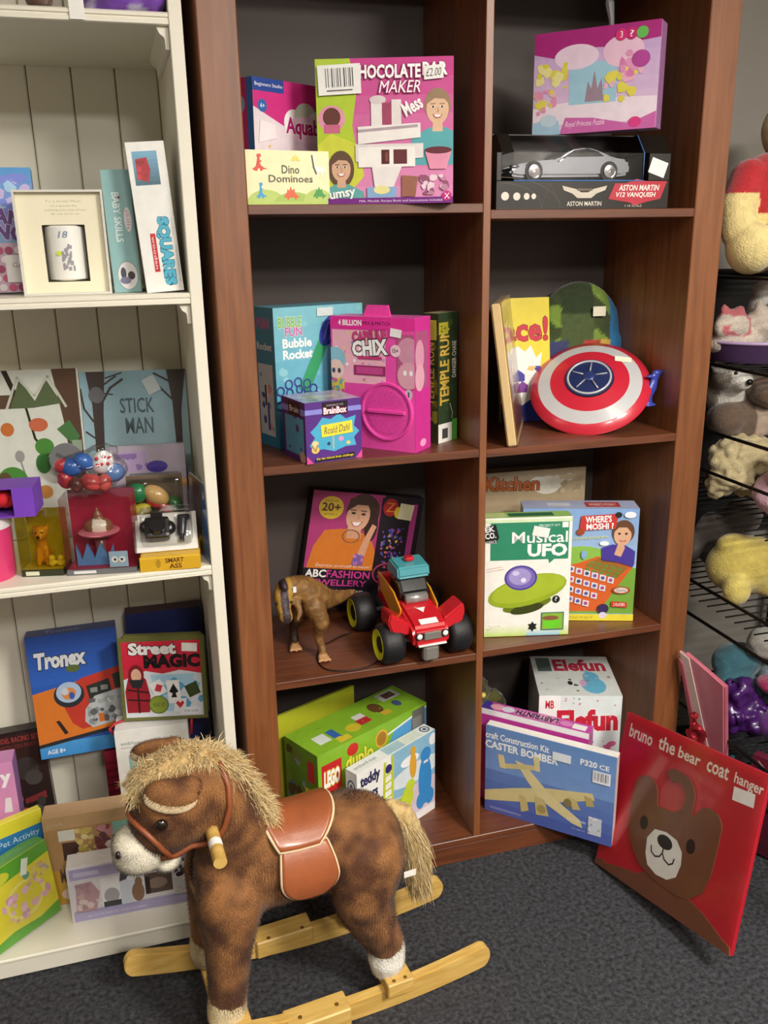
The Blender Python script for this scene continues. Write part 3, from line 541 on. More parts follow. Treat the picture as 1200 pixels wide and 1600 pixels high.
# --- second right compartment
t=carton('framed_board','pale wooden board in clear wrapping standing on edge','board',(.570,.004,1.118),(-27.6,0,8.0),(.024,.327,.325),('e4c48e','d8b880','e2c690'),
 {'R':[('r',.03,.03,.97,.97,'b0a090'),('g',.05,.25,.95,.95,'b8a8a0','8a7a70'),('r',.1,.6,.6,.85,'e4e0dc'),('r',.05,.05,.95,.3,'7a4a38'),('b',10,.1,.3,.9,.9,.06,['c8bcb4','8a6a5a','d8d0c8'],3)]},GLOSS,bev=.004)
carton('comic_annual','yellow hardback comic annual behind the wooden board','book',(.668,.262,1.118),(-.6,6.9,0),(.142,.318,.014),('e8d436','d8c42c','f0ece0'),
 {'F':[('t','ace!',.1,.66,.95,.84,'c8283a',{'b':.03,'ol':('7a1a24',.045)}),('p',[(.22,.55),(.36,.62),(.5,.57),(.62,.62),(.72,.52),(.84,.56),(.8,.44),(.9,.36),(.78,.3),(.7,.12),(.3,.12),(.24,.3),(.14,.36),(.26,.44)],'f2f0ea'),('b',14,.2,.05,.95,.45,.05,['e0a030','d06a30','7a3a90','3a3a9a','e8c070'],4),('p',[(0,0),(1,0),(1,.12),(.6,.18),(.3,.1),(0,.16)],'2f3a9a')]})
# rucksack in plain green and blue
t=thing('rucksack','green and blue child\'s rucksack leaning at the back behind the round red shield','rucksack',(.915,.333,1.1183),(0,0,math.radians(-6)))
def rcol(p):
    if p.x>.078: return lin('2f7fb8') if p.z>.12 else lin('5a5a60')
    if p.z<.2 and p.x<-.04: return lin('3a3f6a')
    if p.z<.2 and p.x>.0: return lin('b83a34') if p.x<.05 else lin('d8b050')
    if abs(p.x+.015)<.045 and p.z>.15: return lin('2c3a1c') if p.z>.27 else lin('4a5a30')
    k=noise.noise(Vector((p.x*14,p.y*14,p.z*14)))
    return lin('7c9a3a') if k>.05 else lin('3c4a24')
b=MB(); b.ell((0,0,.2),(.128,.05,.155)); b.box((-.12,-.045,.005),(.126,.045,.22),bev=.03,seg=3); b.ell((-.02,-.045,.1),(.07,.03,.085))
blob(b,'bag',PLUSH,t,.007,8,rcol)
q=MB('e6e2c8'); q.box((.02,-.054,.265),(.055,-.0525,.29)); q.obj('price_sticker',MATTE,t,rot=(0,0,0))
# round shield
n=Vector((math.cos(.86)*math.sin(-.62),-math.cos(.86)*math.cos(-.62),math.sin(.86)))
Tm=Matrix.Translation((.864,.160,1.221))@n.to_track_quat('Z','Y').to_matrix().to_4x4()
t=thing('toy_shield','round red and silver toy shield with a dark blue centre','toy shield',(0,0,0)); t.matrix_world=Tm
b=MB(); pr=[(0,.040),(.046,.037)]; b.lathe([(.055,.030),(.098,.020)],56,cols=['c8283c']); b.lathe([(.098,.020),(.129,.009)],56,cols=['c4c4c6']); b.lathe([(.129,.009),(.148,-.002),(.151,-.008),(.149,-.011),(.146,-.009)],56,cols=['c8283c']*4); b.lathe([(.146,-.009),(.12,.005),(.05,.022),(0,.026)],56,cols=['6a6a70']*3)
smooth_by_angle(b.obj('shell',PLAST,t),50)
b=MB(); b.lathe([(0,.036),(.053,.034),(.060,.032),(.062,.026)],48,cols=['26305c','26305c','15151c']); smooth_by_angle(b.obj('boss',PLAST,t),50)
b=MB('b8bac0'); b.lathe([(.050,.0345),(.0515,.037),(.054,.037),(.0555,.034)],48); b.obj('boss_ring',PLAST,t,True)
b=MB('9aa0b0')
for i in range(5): a=2*math.pi*i/5+.3; b.tube([(.016*math.cos(a),.016*math.sin(a),.0385),(.045*math.cos(a),.045*math.sin(a),.0365)],.0022,6)
b.ell((0,0,.037),(.015,.015,.005),col='2c3a70'); b.obj('boss_spokes',PLAST,t,True)
X=Tm.inverted(); q=MB('f0ead0'); p=Vector((.085,.062,.021)); q.box((-.021,-.008,0),(.021,.008,.0006),Matrix.Translation((.075,.075,.0195))@Euler((0,.25,.1)).to_matrix().to_4x4()); q.obj('price_sticker',MATTE,t)
# small blue figure
t=thing('blue_toy_figure','tiny plain blue plastic toy figure beside the round shield','toy',(.99,.085,1.172)); t.scale=(1.5,1,.85)
b=MB('3a48a8'); b.ell((0,0,.006),(.014,.012,.006)); lump_chain(b,[(0,0,.006,.007),(-.002,0,.03,.008),(.003,0,.055,.010),(.008,0,.08,.007),(.012,0,.10,.009)]); lump_chain(b,[(.003,0,.06,.005),(-.014,-.004,.045,.005)]); lump_chain(b,[(.01,0,.1,.006),(.024,0,.104,.005)]); b.ell((.0,0,.09),(.009,.007,.005)); blob(b,'body',PLAST,t,.0025,3)
# --- third right compartment
carton('cooking_game_box','tan cooking game box at the back behind the flying saucer kit','box',(.530,.30,.608),(-4,0,0),(.40,.37,.05),('b8a284','8a7458','a8946c'),
 {'F':[('g',0,.5,1,1,'a08a6a','c0ac8c'),('e',.72,.88,.1,.07,'e8e2d4'),('e',.65,.9,.06,.05,'f0ebe0'),('e',.79,.9,.06,.05,'ded6c6'),('t',"'s",.16,.87,.22,.93,'c8682a',{'b':.03,'ol':('5a2a18',.06)}),('t',"Kitchen",.27,.86,.66,.955,'c8682a',{'r':-3,'b':.03,'ol':('5a2a18',.06)}),('e',.88,.93,.03,.03,'dcd4c4'),('r',.05,.86,.09,.97,'c8bca4'),('b',10,.8,.8,.98,.95,.03,['a89878','c8b898'],3)]})
carton('saucer_kit_box','white and green science kit box with a flying saucer picture','box',(.549,.071,.608),(-13.7,1.6,0),(.217,.315,.05),('f4f2ea','e8e6dc','9ac46a'),
 {'F':[('g',0,0,1,.1,'bcd86a','f4f2ea'),('g',.5,0,.9,.06,'8ac0d8','e8f0e0'),('r',0,.955,1,.985,'d8e8c0'),('r',.06,.65,.965,.96,'2f8a68'),('p',[(.73,.66),(.82,.66),(.745,.615)],'2f8a68'),('t','PROJECT KIT',.62,.915,.86,.94,'e8f4ec'),('r',.885,.91,.955,.955,'f4f4ee'),('t','Musical',.31,.79,.95,.88,'f8f8f4',{'b':.01}),('t','UFO',.5,.68,.94,.775,'f8f8f4',{'b':.045}),
   ('p',[(0,.8),(.12,.79),(.16,.84),(.12,.95),(0,.93)],'1c1c1c'),('t','EK',.0,.89,.1,.93,'f4f4f4',{'r':8,'b':.03}),('t','CO.',.0,.835,.12,.88,'f4f4f4',{'r':8,'b':.03}),('t','SCIENCE',.0,.79,.13,.815,'f4f4f4',{'r':8}),
   ('e',.5,.27,.29,.055,'6a7818',12),('e',.5,.235,.2,.04,'3a4210',12),('e',.5,.39,.47,.125,'98ae24',14),('e',.51,.405,.44,.1,'a8bc30',14),('e',.42,.5,.19,.105,'4a3a98'),('e',.42,.5,.17,.092,'7a68b8'),('e',.41,.51,.13,.07,'a89ad4'),('e',.45,.48,.03,.02,'e8e4f8'),('e',.36,.54,.04,.02,'d4ccf0'),
   ('e',.84,.31,.045,.032,'1c1c1c'),('t','?',.825,.295,.855,.33,'f0f0f0'),('p',[(.57+.06*math.cos(a)*(1 if i%2 else .6),.08+.045*math.sin(a)*(1 if i%2 else .6)) for i,a in enumerate([k*math.pi/6 for k in range(12)])],'1c1c1c'),('r',.67,.045,.94,.2,'4a7a6a'),('r',.685,.055,.925,.19,'8ab83a'),('e',.8,.1,.1,.04,'6ad02a'),('e',.78,.15,.1,.02,'8a5a3a'),('l',[(.02,.58),(.2,.6)],.004,'e0b8b0'),('l',[(.02,.56),(.22,.58)],.004,'e0b8b0'),('b',8,.02,.06,.3,.1,.006,['c8c4b4','d8d0c0'],3),('s',.64,.88,.19,.08,-12,'eeeee8')],
  'T':[('r',.28,.2,.8,.8,'2f6a4c'),('r',0,.1,.25,.9,'c8d890')]})
carton('guessing_game_box','blue and green guessing game box with a boy in a purple jumper','box',(.684,.146,.608),(-19.6,.5,0),(.296,.308,.075),('8fb2dc','6a90c0','b0b8d8'),
 {'F':[('g',0,.35,1,1,'b0cae6','86aadc'),('e',.52,.55,.26,.12,'8ec050'),('r',.3,.06,1,.42,'7aaa40'),('e',.95,.4,.14,.08,'7aaa40'),('p',[(.4,.08),(.7,.08),(.83,.28),(.97,.48),(.92,.5),(.66,.58),(.5,.52),(.4,.5)],'d8642a'),('p',[(.55,.5),(.68,.57),(.93,.48),(.84,.38)],'9a6a2c')]
   +[('p',[(.6+.06*i-.02*r,.53-.016*i-.03*r+.01),(.64+.06*i-.02*r,.52-.016*i-.03*r+.01),(.635+.06*i-.02*r,.5-.016*i-.03*r+.01),(.595+.06*i-.02*r,.51-.016*i-.03*r+.01)],'6a8a3a') for r in range(3) for i in range(5)]
   +[q for r in range(4) for i in range(6-r) for q in (('p',[(.41+.07*i-.012*r*0,.5-.09*r-.02*i),(.465+.07*i,.488-.09*r-.02*i),(.46+.07*i,.435-.09*r-.02*i),(.405+.07*i,.447-.09*r-.02*i)],'dcdce8'),('e',.435+.07*i,.467-.09*r-.02*i,.017,.016,['5a5aa0','b04a80','3a4a7a','7a5ab0'][(i+r)%4]))]
   +[('p',[(.69,.66),(.78,.69),(.9,.68),(.98,.63),(.98,.52),(.97,.49),(.84,.53),(.7,.55)],'4a3a9a'),('e',.87,.8,.095,.105,'6a4630'),('e',.865,.77,.075,.09,'e0b090'),('p',[(.79,.8),(.8,.88),(.88,.9),(.95,.86),(.95,.78),(.9,.84),(.83,.84)],'6a4630'),('e',.835,.785,.012,.01,'3a2a22'),('e',.895,.785,.012,.01,'3a2a22'),('l',[(.84,.725),(.87,.715),(.895,.725)],.01,'b8605a'),('p',[(.8,.6),(.86,.58),(.89,.66),(.87,.72),(.83,.7)],'dcaa8a')]
   +[('p',[(.49,.81),(.8,.83),(.82,.96),(.5,.94)],'c83a34'),('t',"WHERE'S",.54,.885,.76,.94,'ffffff',{'b':.03,'r':3}),('t','MOSHI ?',.55,.825,.78,.875,'ffffff',{'b':.03,'r':3}),('e',.5,.8,.035,.03,'a04a2a'),('e',.82,.95,.03,.025,'2a2a2a'),('t','a puzzling guessing game',.44,.735,.74,.765,'e0d83a',{'r':4}),('e',.92,.95,.05,.028,'f4f6fa'),('e',.71,.7,.04,.02,'f4f6fa'),('e',.54,.6,.025,.04,'8ab0d8'),('e',.88,.28,.08,.035,'b0482a'),('e',.88,.28,.06,.025,'e0d8d0'),('t','Game',.835,.267,.925,.293,'7a2a1a'),('p',[(.8,.13),(.94,.12),(.94,.17),(.8,.18)],'c8402a'),('t','2 PLAYERS',.82,.135,.92,.163,'ffffff'),('r',0,0,1,.06,'e6d83a'),('t','FOR AGES FIVE AND UP',.42,.015,.64,.04,'8a7a2a'),('e',.73,.11,.05,.045,'3a2a5a'),('e',.73,.05,.035,.03,'d8d0e8')],
  'T':[('r',.55,.2,.85,.8,'b8403a'),('t',"WHERE'S MOSHI ?",.58,.35,.82,.65,'f4e8e4'),('r',.22,.3,.42,.7,'dcdce4')]})
# --- bottom left compartment
GRN='86b82c'
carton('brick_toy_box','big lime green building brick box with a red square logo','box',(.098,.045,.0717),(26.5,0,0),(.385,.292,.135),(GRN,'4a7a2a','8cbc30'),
 {'F':[('r',0,0,1,.36,'d8e4ea'),('p',[(0,.36),(.3,.3),(.5,.5),(.7,.9),(1,.98),(1,.3),(.4,.2),(0,.3)],'5aa4d8'),('p',[(0,.4),(.28,.34),(.45,.52),(.6,.86),(1,.96),(1,1),(0,1)],GRN),('l',[(0,.4),(.28,.34),(.45,.52),(.6,.86),(1,.96)],.02,'f4f6ee'),('r',.03,.58,.2,.88,'c8202a'),('t','LEGO',.05,.66,.18,.8,'ffffff',{'b':.05,'sh':.1,'ol':('e8c83a',.1)}),('t','duplo',.24,.68,.48,.86,'e8e04a',{'b':.04,'ol':('4a7a20',.07)}),('e',.3,.9,.05,.06,'c8282a'),('e',.56,.86,.06,.09,'d8b03a'),('e',.56,.86,.045,.07,'a87a2a'),
   ('r',.02,.18,.22,.3,'c83038'),('r',.02,.28,.08,.32,'c83038'),('r',.12,.28,.18,.32,'c83038'),('p',[(.84,.7),(.98,.72),(.98,.98),(.86,.98)],'6a6a68'),('r',.86,.78,.95,.9,'8a8a86')],
  'L':[('g',0,0,1,1,'2c5a24','6a9a30'),('b',26,.05,.05,.6,.95,.06,['3a6a8a','8a9aa0','4a3a2a','6a8a3a'],3),('r',.7,.7,.9,.9,'c83038'),('r',.6,.5,.75,.62,'d8c83a'),('r',.1,.05,.6,.18,'8a3a30'),('r',.75,.45,.9,.52,'c83038')],
  'T':[('r',.1,.25,.2,.55,'e4ece4'),('r',.22,.2,.28,.55,'3a6ab8'),('r',.22,.05,.27,.25,'e0c83a'),('r',.27,.05,.32,.22,'e0c83a'),('e',.4,.3,.06,.14,'d8c838'),('r',.46,.25,.56,.45,'c8303a'),('r',.47,.45,.56,.62,'e8e6e0'),('e',.68,.55,.05,.2,'6a4a2a'),('r',.66,.2,.74,.36,'d8b83a'),('r',.78,.6,.95,.92,'d0d4cc'),('r',.82,.66,.92,.86,'6a4a48'),('e',.84,.4,.03,.12,'4a5a8a'),('b',20,.03,.05,.97,.95,.03,['7aaa28','a0c83a'],8)]})
carton('bear_opposites_box','white learning game box with coloured bears in front of the green brick box','box',(.187,.004,.0717),(29.1,0,0),(.293,.248,.040),('f4f3ee','eceaf0','eff0ee'),
 {'F':[('r',.42,.1,1,1,'8cbcd8'),('e',.75,.62,.35,.12,'dfe8ee'),('e',.66,.8,.12,.06,'f4f6f8'),('e',.97,.9,.05,.07,'f4f6f8'),('p',[(.42,.1),(1,.1),(1,.45),(.8,.5),(.6,.42),(.42,.45)],'d8c8d8'),('p',[(.42,.1),(.7,.1),(.66,.3),(.52,.42),(.42,.38)],'98c84a'),('p',[(0,.02),(1,.02),(1,.1),(0,.1)],'f0eef0'),
   ('e',.7,.72,.045,.16,'e0a83a'),('e',.7,.9,.035,.05,'e0a83a'),('e',.86,.45,.09,.3,'3a8cd0'),('e',.87,.76,.07,.09,'3a8cd0'),('e',.8,.22,.06,.1,'3a8cd0'),('e',.92,.22,.06,.1,'3a8cd0'),('r',.84,.66,.9,.69,'e8ecf0'),('e',.62,.36,.08,.14,'c8d83a'),('e',.66,.5,.06,.07,'c8d83a'),('e',.56,.25,.06,.08,'a8c83a'),
   ('l',[(.3,.08),(.34,.95)],.03,'c8d43a'),('l',[(.42,.08),(.44,.98)],.03,'c8d43a')]+[('l',[(.31+.004*i,.16+.09*i),(.425,.17+.09*i)],.022,'c8d43a') for i in range(9)]+[('e',.38,.86,.04,.05,'3a2a6a'),('t','teddy',.04,.79,.27,.95,'2c2a5a',{'b':.03}),('t','bears',.06,.64,.24,.76,'2c2a5a',{'b':.03}),('t','opposites',.03,.48,.31,.6,'3a3a5a',{'r':3}),('t','2 puzzles a first learning game',.04,.3,.25,.34,'8a8a9a')],
  'L':[('e',.5,.82,.36,.08,'4a5a8a'),('e',.5,.82,.26,.06,'e8eaf0'),('e',.5,.82,.12,.03,'3a4a7a'),('t','TA',.2,.55,.8,.63,'8a80b0',{'b':.02})],
  'T':[('t','orchard toys',.04,.3,.3,.7,'5a6a6a'),('r',.4,.1,.62,.9,'a8c8d8'),('r',.62,.1,.85,.9,'dce4d8'),('e',.93,.5,.05,.36,'4a6078'),('e',.93,.5,.035,.25,'e8ecf0'),('e',.93,.5,.02,.14,'4a6078')]})
carton('yellow_folder','thin yellow-green board slotted behind the green brick box','board',(.004,.19,.0717),(24,0,0),(.28,.33,.010),('b8bc2c','c8c840','a8b040'),{'F':[('r',.02,.02,.98,.1,'a8ac28')]})
# --- bottom right compartment
carton('elephant_game_box','white game box with red lettering and scattered butterflies','box',(.726,.099,.0717),(-19,0,0),(.223,.326,.235),('e2ecec','cfd8d8','d8dcd8'),
 {'F':[('r',0,.55,.26,1,'f4f6f4'),('t','MB',.08,.88,.18,.95,'c8283c',{'b':.03}),('t','Elefun',.24,.68,.95,.86,'c8283c',{'b':.05,'r':2,'ol':('f4f4f4',.08)}),('b',20,.05,.05,.95,.6,.012,['d87aa0','8aa0b0','c8a0c0','6a7a8a'],3),('b',8,.3,.88,.95,.98,.012,['9aa8a8','d8a0b0'],5),('e',.9,.55,.06,.025,'d86a98',20),('e',.85,.52,.05,.02,'d86a98',-20),('e',.8,.3,.02,.02,'3a3a4a')],
  'T':[('r',.06,.6,.24,.95,'5a6a68'),('t','Elefun',.28,.62,.92,.9,'b83248',{'b':.04}),('e',.7,.25,.15,.2,'6ab4d4'),('e',.7,.45,.1,.14,'6ab4d4'),('e',.58,.3,.04,.08,'d8a8c8'),('l',[(.7,.5),(.66,.62)],.03,'6ab4d4'),('b',10,.05,.05,.95,.5,.03,['5a5a5a','9a8a98','c8c0c0'],6),('e',.42,.3,.03,.05,'2a2a30')]})
carton('maze_game_box','magenta maze game box standing upside down behind the blue plane kit','box',(.582,.155,.0717),(-45,-1,0),(.30,.288,.04),('c03a9c','b03088','c84aa8'),
 {'F':[('r',0,.94,1,1,'f0eef4')],'T':[('p',[(0,0),(.12,0),(.06,1),(0,1)],'4a3a9a'),('e',.14,.5,.07,.36,'e8a8b8'),('e',.24,.5,.06,.36,'d8d8e4'),('p',[(.3,.1),(.72,.1),(.7,.9),(.3,.9)],'d87ab8'),('t','LABYRINTH',.32,.2,.7,.8,'3a1a3a',{'b':.04,'r':180,'ol':('f0c8e4',.06)}),('e',.78,.5,.06,.3,'d88ac0'),('s',.9,.45,.12,.6,0,'e8e6e4')]},GLOSS)
carton('plane_kit_box','blue wooden aeroplane kit box jutting out of the bottom shelf','box',(.573,.1,.0717),(-45,-.5,0),(.352,.266,.028),('6a8cc8','e8e4dc','ece8e0'),
 {'F':[('g',0,0,1,1,'4a5aa8','7aa0d4'),('g',0,.5,1,1,'7898d0','6a90c8'),('t','Woodcraft Construction Kit',-.14,.87,.5,.94,'f4f4f4',{'b':.02}) if 0 else ('t','craft Construction Kit',.0,.86,.5,.93,'f4f4f4',{'b':.025}),('t','CASTER BOMBER',.0,.75,.57,.83,'f4f4f4',{'b':.03}),('t','P320',.74,.83,.86,.89,'f4f4f4',{'b':.03}),('t','CE',.88,.83,.95,.88,'f4f4f4',{'b':.02}),
   ('p',[(-.0,.1),(.4,.22),(.5,.28),(.85,.5),(.84,.54),(.5,.5),(.3,.42),(.0,.3)],'d8c890') if 0 else ('p',[(0,.12),(.25,.2),(.52,.3),(.86,.47),(.84,.54),(.5,.46),(.25,.36),(0,.24)],'d6c68e'),('p',[(.24,.68),(.32,.66),(.52,.4),(.76,.2),(.78,.12),(.7,.14),(.46,.3),(.34,.48)],'dccc98'),('p',[(.12,.6),(.4,.68),(.42,.63),(.14,.55)],'d0c088'),('p',[(.1,.7),(.15,.7),(.17,.55),(.12,.55)],'dccc98'),('p',[(.38,.78),(.43,.78),(.44,.62),(.4,.62)],'dccc98'),
   ('p',[(.28,.3),(.34,.28),(.36,.14),(.3,.1)],'c8b47a'),('p',[(.4,.34),(.48,.32),(.52,.14),(.42,.12)],'c8b47a'),('p',[(.66,.44),(.72,.42),(.76,.32),(.7,.3)],'c8b47a'),('p',[(.78,.5),(.84,.48),(.86,.4),(.8,.38)],'b8a468'),('e',.46,.2,.035,.05,'a8945a'),('e',.66,.36,.03,.05,'8a7848'),('r',.04,.04,.3,.07,'7a80c0'),('t','835 120 MM',.66,.17,.8,.2,'e8ecf4'),('r',.82,.08,.92,.28,'c8ccd8'),('b',12,.82,.08,.92,.28,.012,['8a90a8','f0f0f4'],3),('t','four engine kit',.7,.08,.8,.1,'c8d0e4'),
   ('s',.6,.85,.14,.09,0,'dfe4ea'),('s',.9,.74,.13,.13,0,'e8eaf0',bars(.08,.2,.92,.92,12))]},GLOSS)
# dark green tin-foil plant thing in the back corner
t=thing('green_plush','dark mottled green plush creature in the back corner under the shelf','plush toy',(.60,.30,.0717)); b=MB('3a3a20'); b.ell((.02,0,.14),(.075,.055,.14)); b.ell((0,-.01,.26),(.06,.05,.06)); b.ell((.07,-.02,.2),(.04,.035,.06)); b.ell((-.03,-.03,.05),(.04,.05,.05)); b.ell((.07,-.03,.05),(.04,.05,.05))
blob(b,'body',PLUSH,t,.007,5,lambda p:lin('55501f') if noise.noise(p*30)>.1 else lin('2c2f1c'),disp=.008)
for s in(-1,1): MB('d8c860').ell((s*.022,-.058,.27),.009).obj('eye',PLAST,t,True)
# ================================================================== red bear hanger pack on the floor
t=carton('bear_hanger_pack','flat red pack with a brown wooden bear face coat hanger leaning on the carpet','coat hanger pack',(.800,-.113,0),(-81.8,18.3,8.7),(.446,.408,.012),('c41f30','a81828','b81c2c'),{'F':[
 ('t','bruno',.05,.86,.23,.94,'f2e8dc',{'b':.02}),('t','the',.28,.87,.4,.95,'f2e8dc',{'b':.02}),('t','bear',.43,.875,.58,.94,'f2e8dc',{'b':.02}),('t','coat',.63,.875,.77,.94,'f2e8dc',{'b':.02}),('t','hanger',.81,.865,.985,.94,'f2e8dc',{'b':.02}),('s',.885,.83,.13,.075,4,'f2f0ec')]},GLOSS)
t.name='hanger_pack'
BRN=mat('brown_varnished_board','7a4a34',.35,noise_amt=.08,scale=14,coat=.3)
def arc(cx,cy,r,a0,a1,n=10): return [(cx+r*math.cos(math.radians(a0+(a1-a0)*i/n)),cy+r*math.sin(math.radians(a0+(a1-a0)*i/n))) for i in range(n+1)]
w_,h_=.446,.408
head=arc(.27,.63,.085,175,20)+[(.37,.575)]+[(.45,.6),(.52,.61),(.565,.63),(.585,.68)]+arc(.505,.715,.085,-10,150,10)[0:]+[(.42,.765)]+arc(.405,.77,.022,60,300,6)+arc(.495,.72,.058,140,0,8)[2:]+[(.545,.67),(.52,.645)]
def P2(l): return [(a*w_,b*h_) for a,b in l]
face=arc(.27,.60,.085,180,10,10)+[(.37,.545),(.44,.55),(.5,.565)]+[(.535,.60),(.55,.66),(.54,.705),(.50,.735),(.46,.735),(.435,.72),(.425,.735),(.405,.745),(.39,.765),(.40,.785),(.43,.80),(.48,.80),(.545,.79),(.585,.75),(.605,.70),(.605,.63),(.605,.59)]+[(.63,.61)]+arc(.72,.60,.085,150,0,10)+[(.805,.5),(.80,.34),(.77,.22),(.70,.145),(.60,.12),(.45,.13),(.33,.165),(.25,.24),(.2,.34),(.185,.48)]
b=MB(); b.prism(P2(face),-.0045,-.0006); b.obj('bear_head_panel',BRN,t)
b=MB(); b.prism(P2([(0.0,.0),(0.0,.035),(.06,.05),(.09,.04),(.2,.075),(.32,.1),(.42,.165),(.6,.13),(.66,.155),(.8,.12),(.93,.06),(.99,.04),(1.0,.0)]),-.003,-.0003); b.obj('bear_shoulder_panel',BRN,t)
A=MB(); F=Face((0,0,0),(1,0,0),(0,0,1),(0,-1,0),w_,h_); F.k=70
draw([('e',.305,.41,.03,.042,'2a1510',0),('e',.645,.43,.03,.042,'2a1510',0),('p',[(.36,.25),(.39,.19),(.46,.165),(.54,.175),(.595,.22),(.61,.3),(.6,.37),(.55,.42),(.47,.43),(.39,.41),(.35,.34)],'f0ede6'),('e',.475,.37,.055,.04,'17110f'),('l',[(.475,.35),(.475,.305)],.01,'2a2220'),('l',[(.39,.31),(.40,.275),(.43,.262),(.46,.275),(.475,.305),(.495,.275),(.53,.262),(.555,.28),(.56,.31)],.009,'2a2220')],F,A,MB(),t,None); A.obj('bear_face_print',CARD,t)
b=MB(); b.add([(-.002,-.006,-.001),(w_+.002,-.006,-.001),(w_+.002,-.006,h_+.002),(-.002,-.006,h_+.002)],[(0,1,2,3)]); b.obj('clear_wrap',film('clear_wrap','ffffff',.04,.2,.5,30),t)
# ================================================================== things on the white unit
FILM2=film('clear_pack_film','f6f6f6',.08,.08,.7,40)
# top shelf
t=thing('purple_gift_bag','shiny purple bag on the top shelf of the white unit','bag',(-.205,.04,1.9745))
b=MB('6a3a9a'); b.box((-.08,-.1,.0),(.075,.05,.12),bev=.02,seg=2); b.ell((-.03,-.085,.05),(.05,.03,.05)); b.ell((.03,-.08,.06),(.05,.03,.055)); blob(b,'bag',GLOSS,t,.008,4,lambda p:lin('7a4ab0') if noise.noise(p*25)>-.1 else lin('b0a8c8'),disp=.012,dscale=35)
t=thing('shelf_label','white paper label hanging over the top shelf edge','label',(-.283,-.0655,1.955)); MB('f4f3ee').box((-.0125,-.0008,0),(.0125,0,.045)).obj('paper',MATTE,t)
t=thing('brown_toy_foot','small brown plush foot hanging over the top shelf edge at the left','plush toy',(-.345,-.02,1.9745)); b=MB('7a5238'); b.ell((0,-.03,.014),(.018,.03,.014)); b.ell((0,.02,.03),(.025,.035,.03)); blob(b,'body',PLUSH,t,.004,3)
# second shelf
carton('pattern_book','blue and lilac patterned book behind the cream mug box','book',(-.605,.09,1.493),(0,7,0),(.202,.235,.03),('8ab0e0','4a7ab8','6aa8d0'),
 {'F':[('g',0,.5,1,1,'9a9ae0','4a9ad8'),('b',26,.6,.6,1,.95,.05,['c8b8e8','7a8ae0','a8d0f0'],3),('t','AN',.62,.55,.88,.66,'6a3a90',{'b':.05,'r':-10,'ol':('e8d8f4',.08)}),('t','NG',.62,.43,.88,.54,'6a3a90',{'b':.05,'r':-10,'ol':('e8d8f4',.08)}),('r',0,0,1,.4,'d8b8cc')]
  +[('e',.04+.085*i+(.042 if j%2 else 0),.04+.075*j,.036,.03,['a83a6a','f4ecf0','c84a7a'][(i+j)%3]) for i in range(12) for j in range(5)]+[('r',.68,.08,.98,.3,'f2eeee'),('t','GAME',.74,.2,.94,.24,'9a9098')]})
t=thing('mug_gift_box','open cream gift box showing a white mug','gift box',(-.433,.001,1.4934),(0,0,math.radians(-1)))
CRM=mat('cream_card','efe8cc',.6,noise_amt=.03); WCD=mat('grey_white_card','d8d5cc',.6,noise_amt=.03)
w,h,d=.160,.19,.06
b=MB(); b.box((0,0,0),(w,d,.004)); b.box((0,0,h-.004),(w,d,h)); b.box((0,0,.004),(.004,d,h-.004)); b.box((w-.004,0,.004),(w,d,h-.004)); b.box((.004,d-.004,.004),(w-.004,d,h-.004)); b.obj('carton',WCD,t)
b=MB(); y=.012; hx0,hx1,hz0,hz1=.045,.122,.024,.128
b.box((.004,y,.004),(hx0,y+.003,h-.004)); b.box((hx1,y,.004),(w-.004,y+.003,h-.004)); b.box((hx0,y,.004),(hx1,y+.003,hz0)); b.box((hx0,y,hz1),(hx1,y+.003,h-.004)); b.obj('insert',CRM,t)
A=MB(); F=Face((0,y,0),(1,0,0),(0,0,1),(0,-1,0),w,h); draw([('t','To a lovely Mum',.35,.88,.75,.905,'b8ae94'),('t','on a special day',.4,.84,.7,.862,'b8ae94'),('t','wishing you lots of joy',.33,.8,.8,.822,'b8ae94'),('t','all my love xx',.4,.765,.72,.785,'b8ae94')],F,A,MB(),t,None)
m=thing('white_mug','white mug with grey print inside the open gift box','mug',(-.350,.040,1.498),(0,0,0))
CER=mat('white_china','f2f1ec',.15,coat=.6,noise_amt=.01)
b=MB(); b.lathe([(0,.021),(.030,.021),(.036,.024),(.0362,.12),(.034,.122),(.033,.12),(.033,.03),(0,.028)],32); smooth_by_angle(b.obj('cup',CER,m))
b=MB('9a98a0'); R_=.0366
for i in range(40):
    a=rnd.uniform(-1.75,-1.2); z=rnd.uniform(.04,.085); b.add([(R_*math.cos(a+da),R_*math.sin(a+da),z+dz) for da,dz in((-.05,-.003),(.05,-.003),(.05,.004),(-.05,.004))],[(0,1,2,3)])
b.obj('grey_print',MATTE,m)['kind']='stuff'
draw([('t','18',.36,.8,.6,.92,'7a90b0',{'sh':.2})],Face((-.036,-.0372,.02),(1,0,0),(0,0,1),(0,-1,0),.072,.1),MB(),MB(),m,None)
MB('dce83a').cyl((-.012,-.0348,.072),(-.0122,-.0358,.072),.0045,n=16).obj('price_dot',MATTE,m)
carton('teal_skills_box','pale teal box with sideways lettering between the mug box and the white box','box',(-.268,.02,1.493),(0,0,1.2),(.052,.226,.2),('8db8ba','7aa6a8','98c0c0'),
 {'F':[('tv','BABY SKILLS',.3,.42,.55,.82,'dfeaea',{'r':-90,'b':.02}),('e',.78,.6,.13,.1,'e8e0e4'),('tv','skills',.72,.52,.84,.68,'c88a98',{'r':-90}),('e',.55,.14,.36,.12,'e4e0e0'),('o',.55,.14,.37,.12,.05,'8a98a0'),('e',.4,.16,.1,.05,'4a4a5a'),('e',.68,.14,.13,.035,'3a3034'),('e',.45,.1,.2,.03,'7a7a98'),('e',.55,.78,.05,.012,'a83a5a')]})
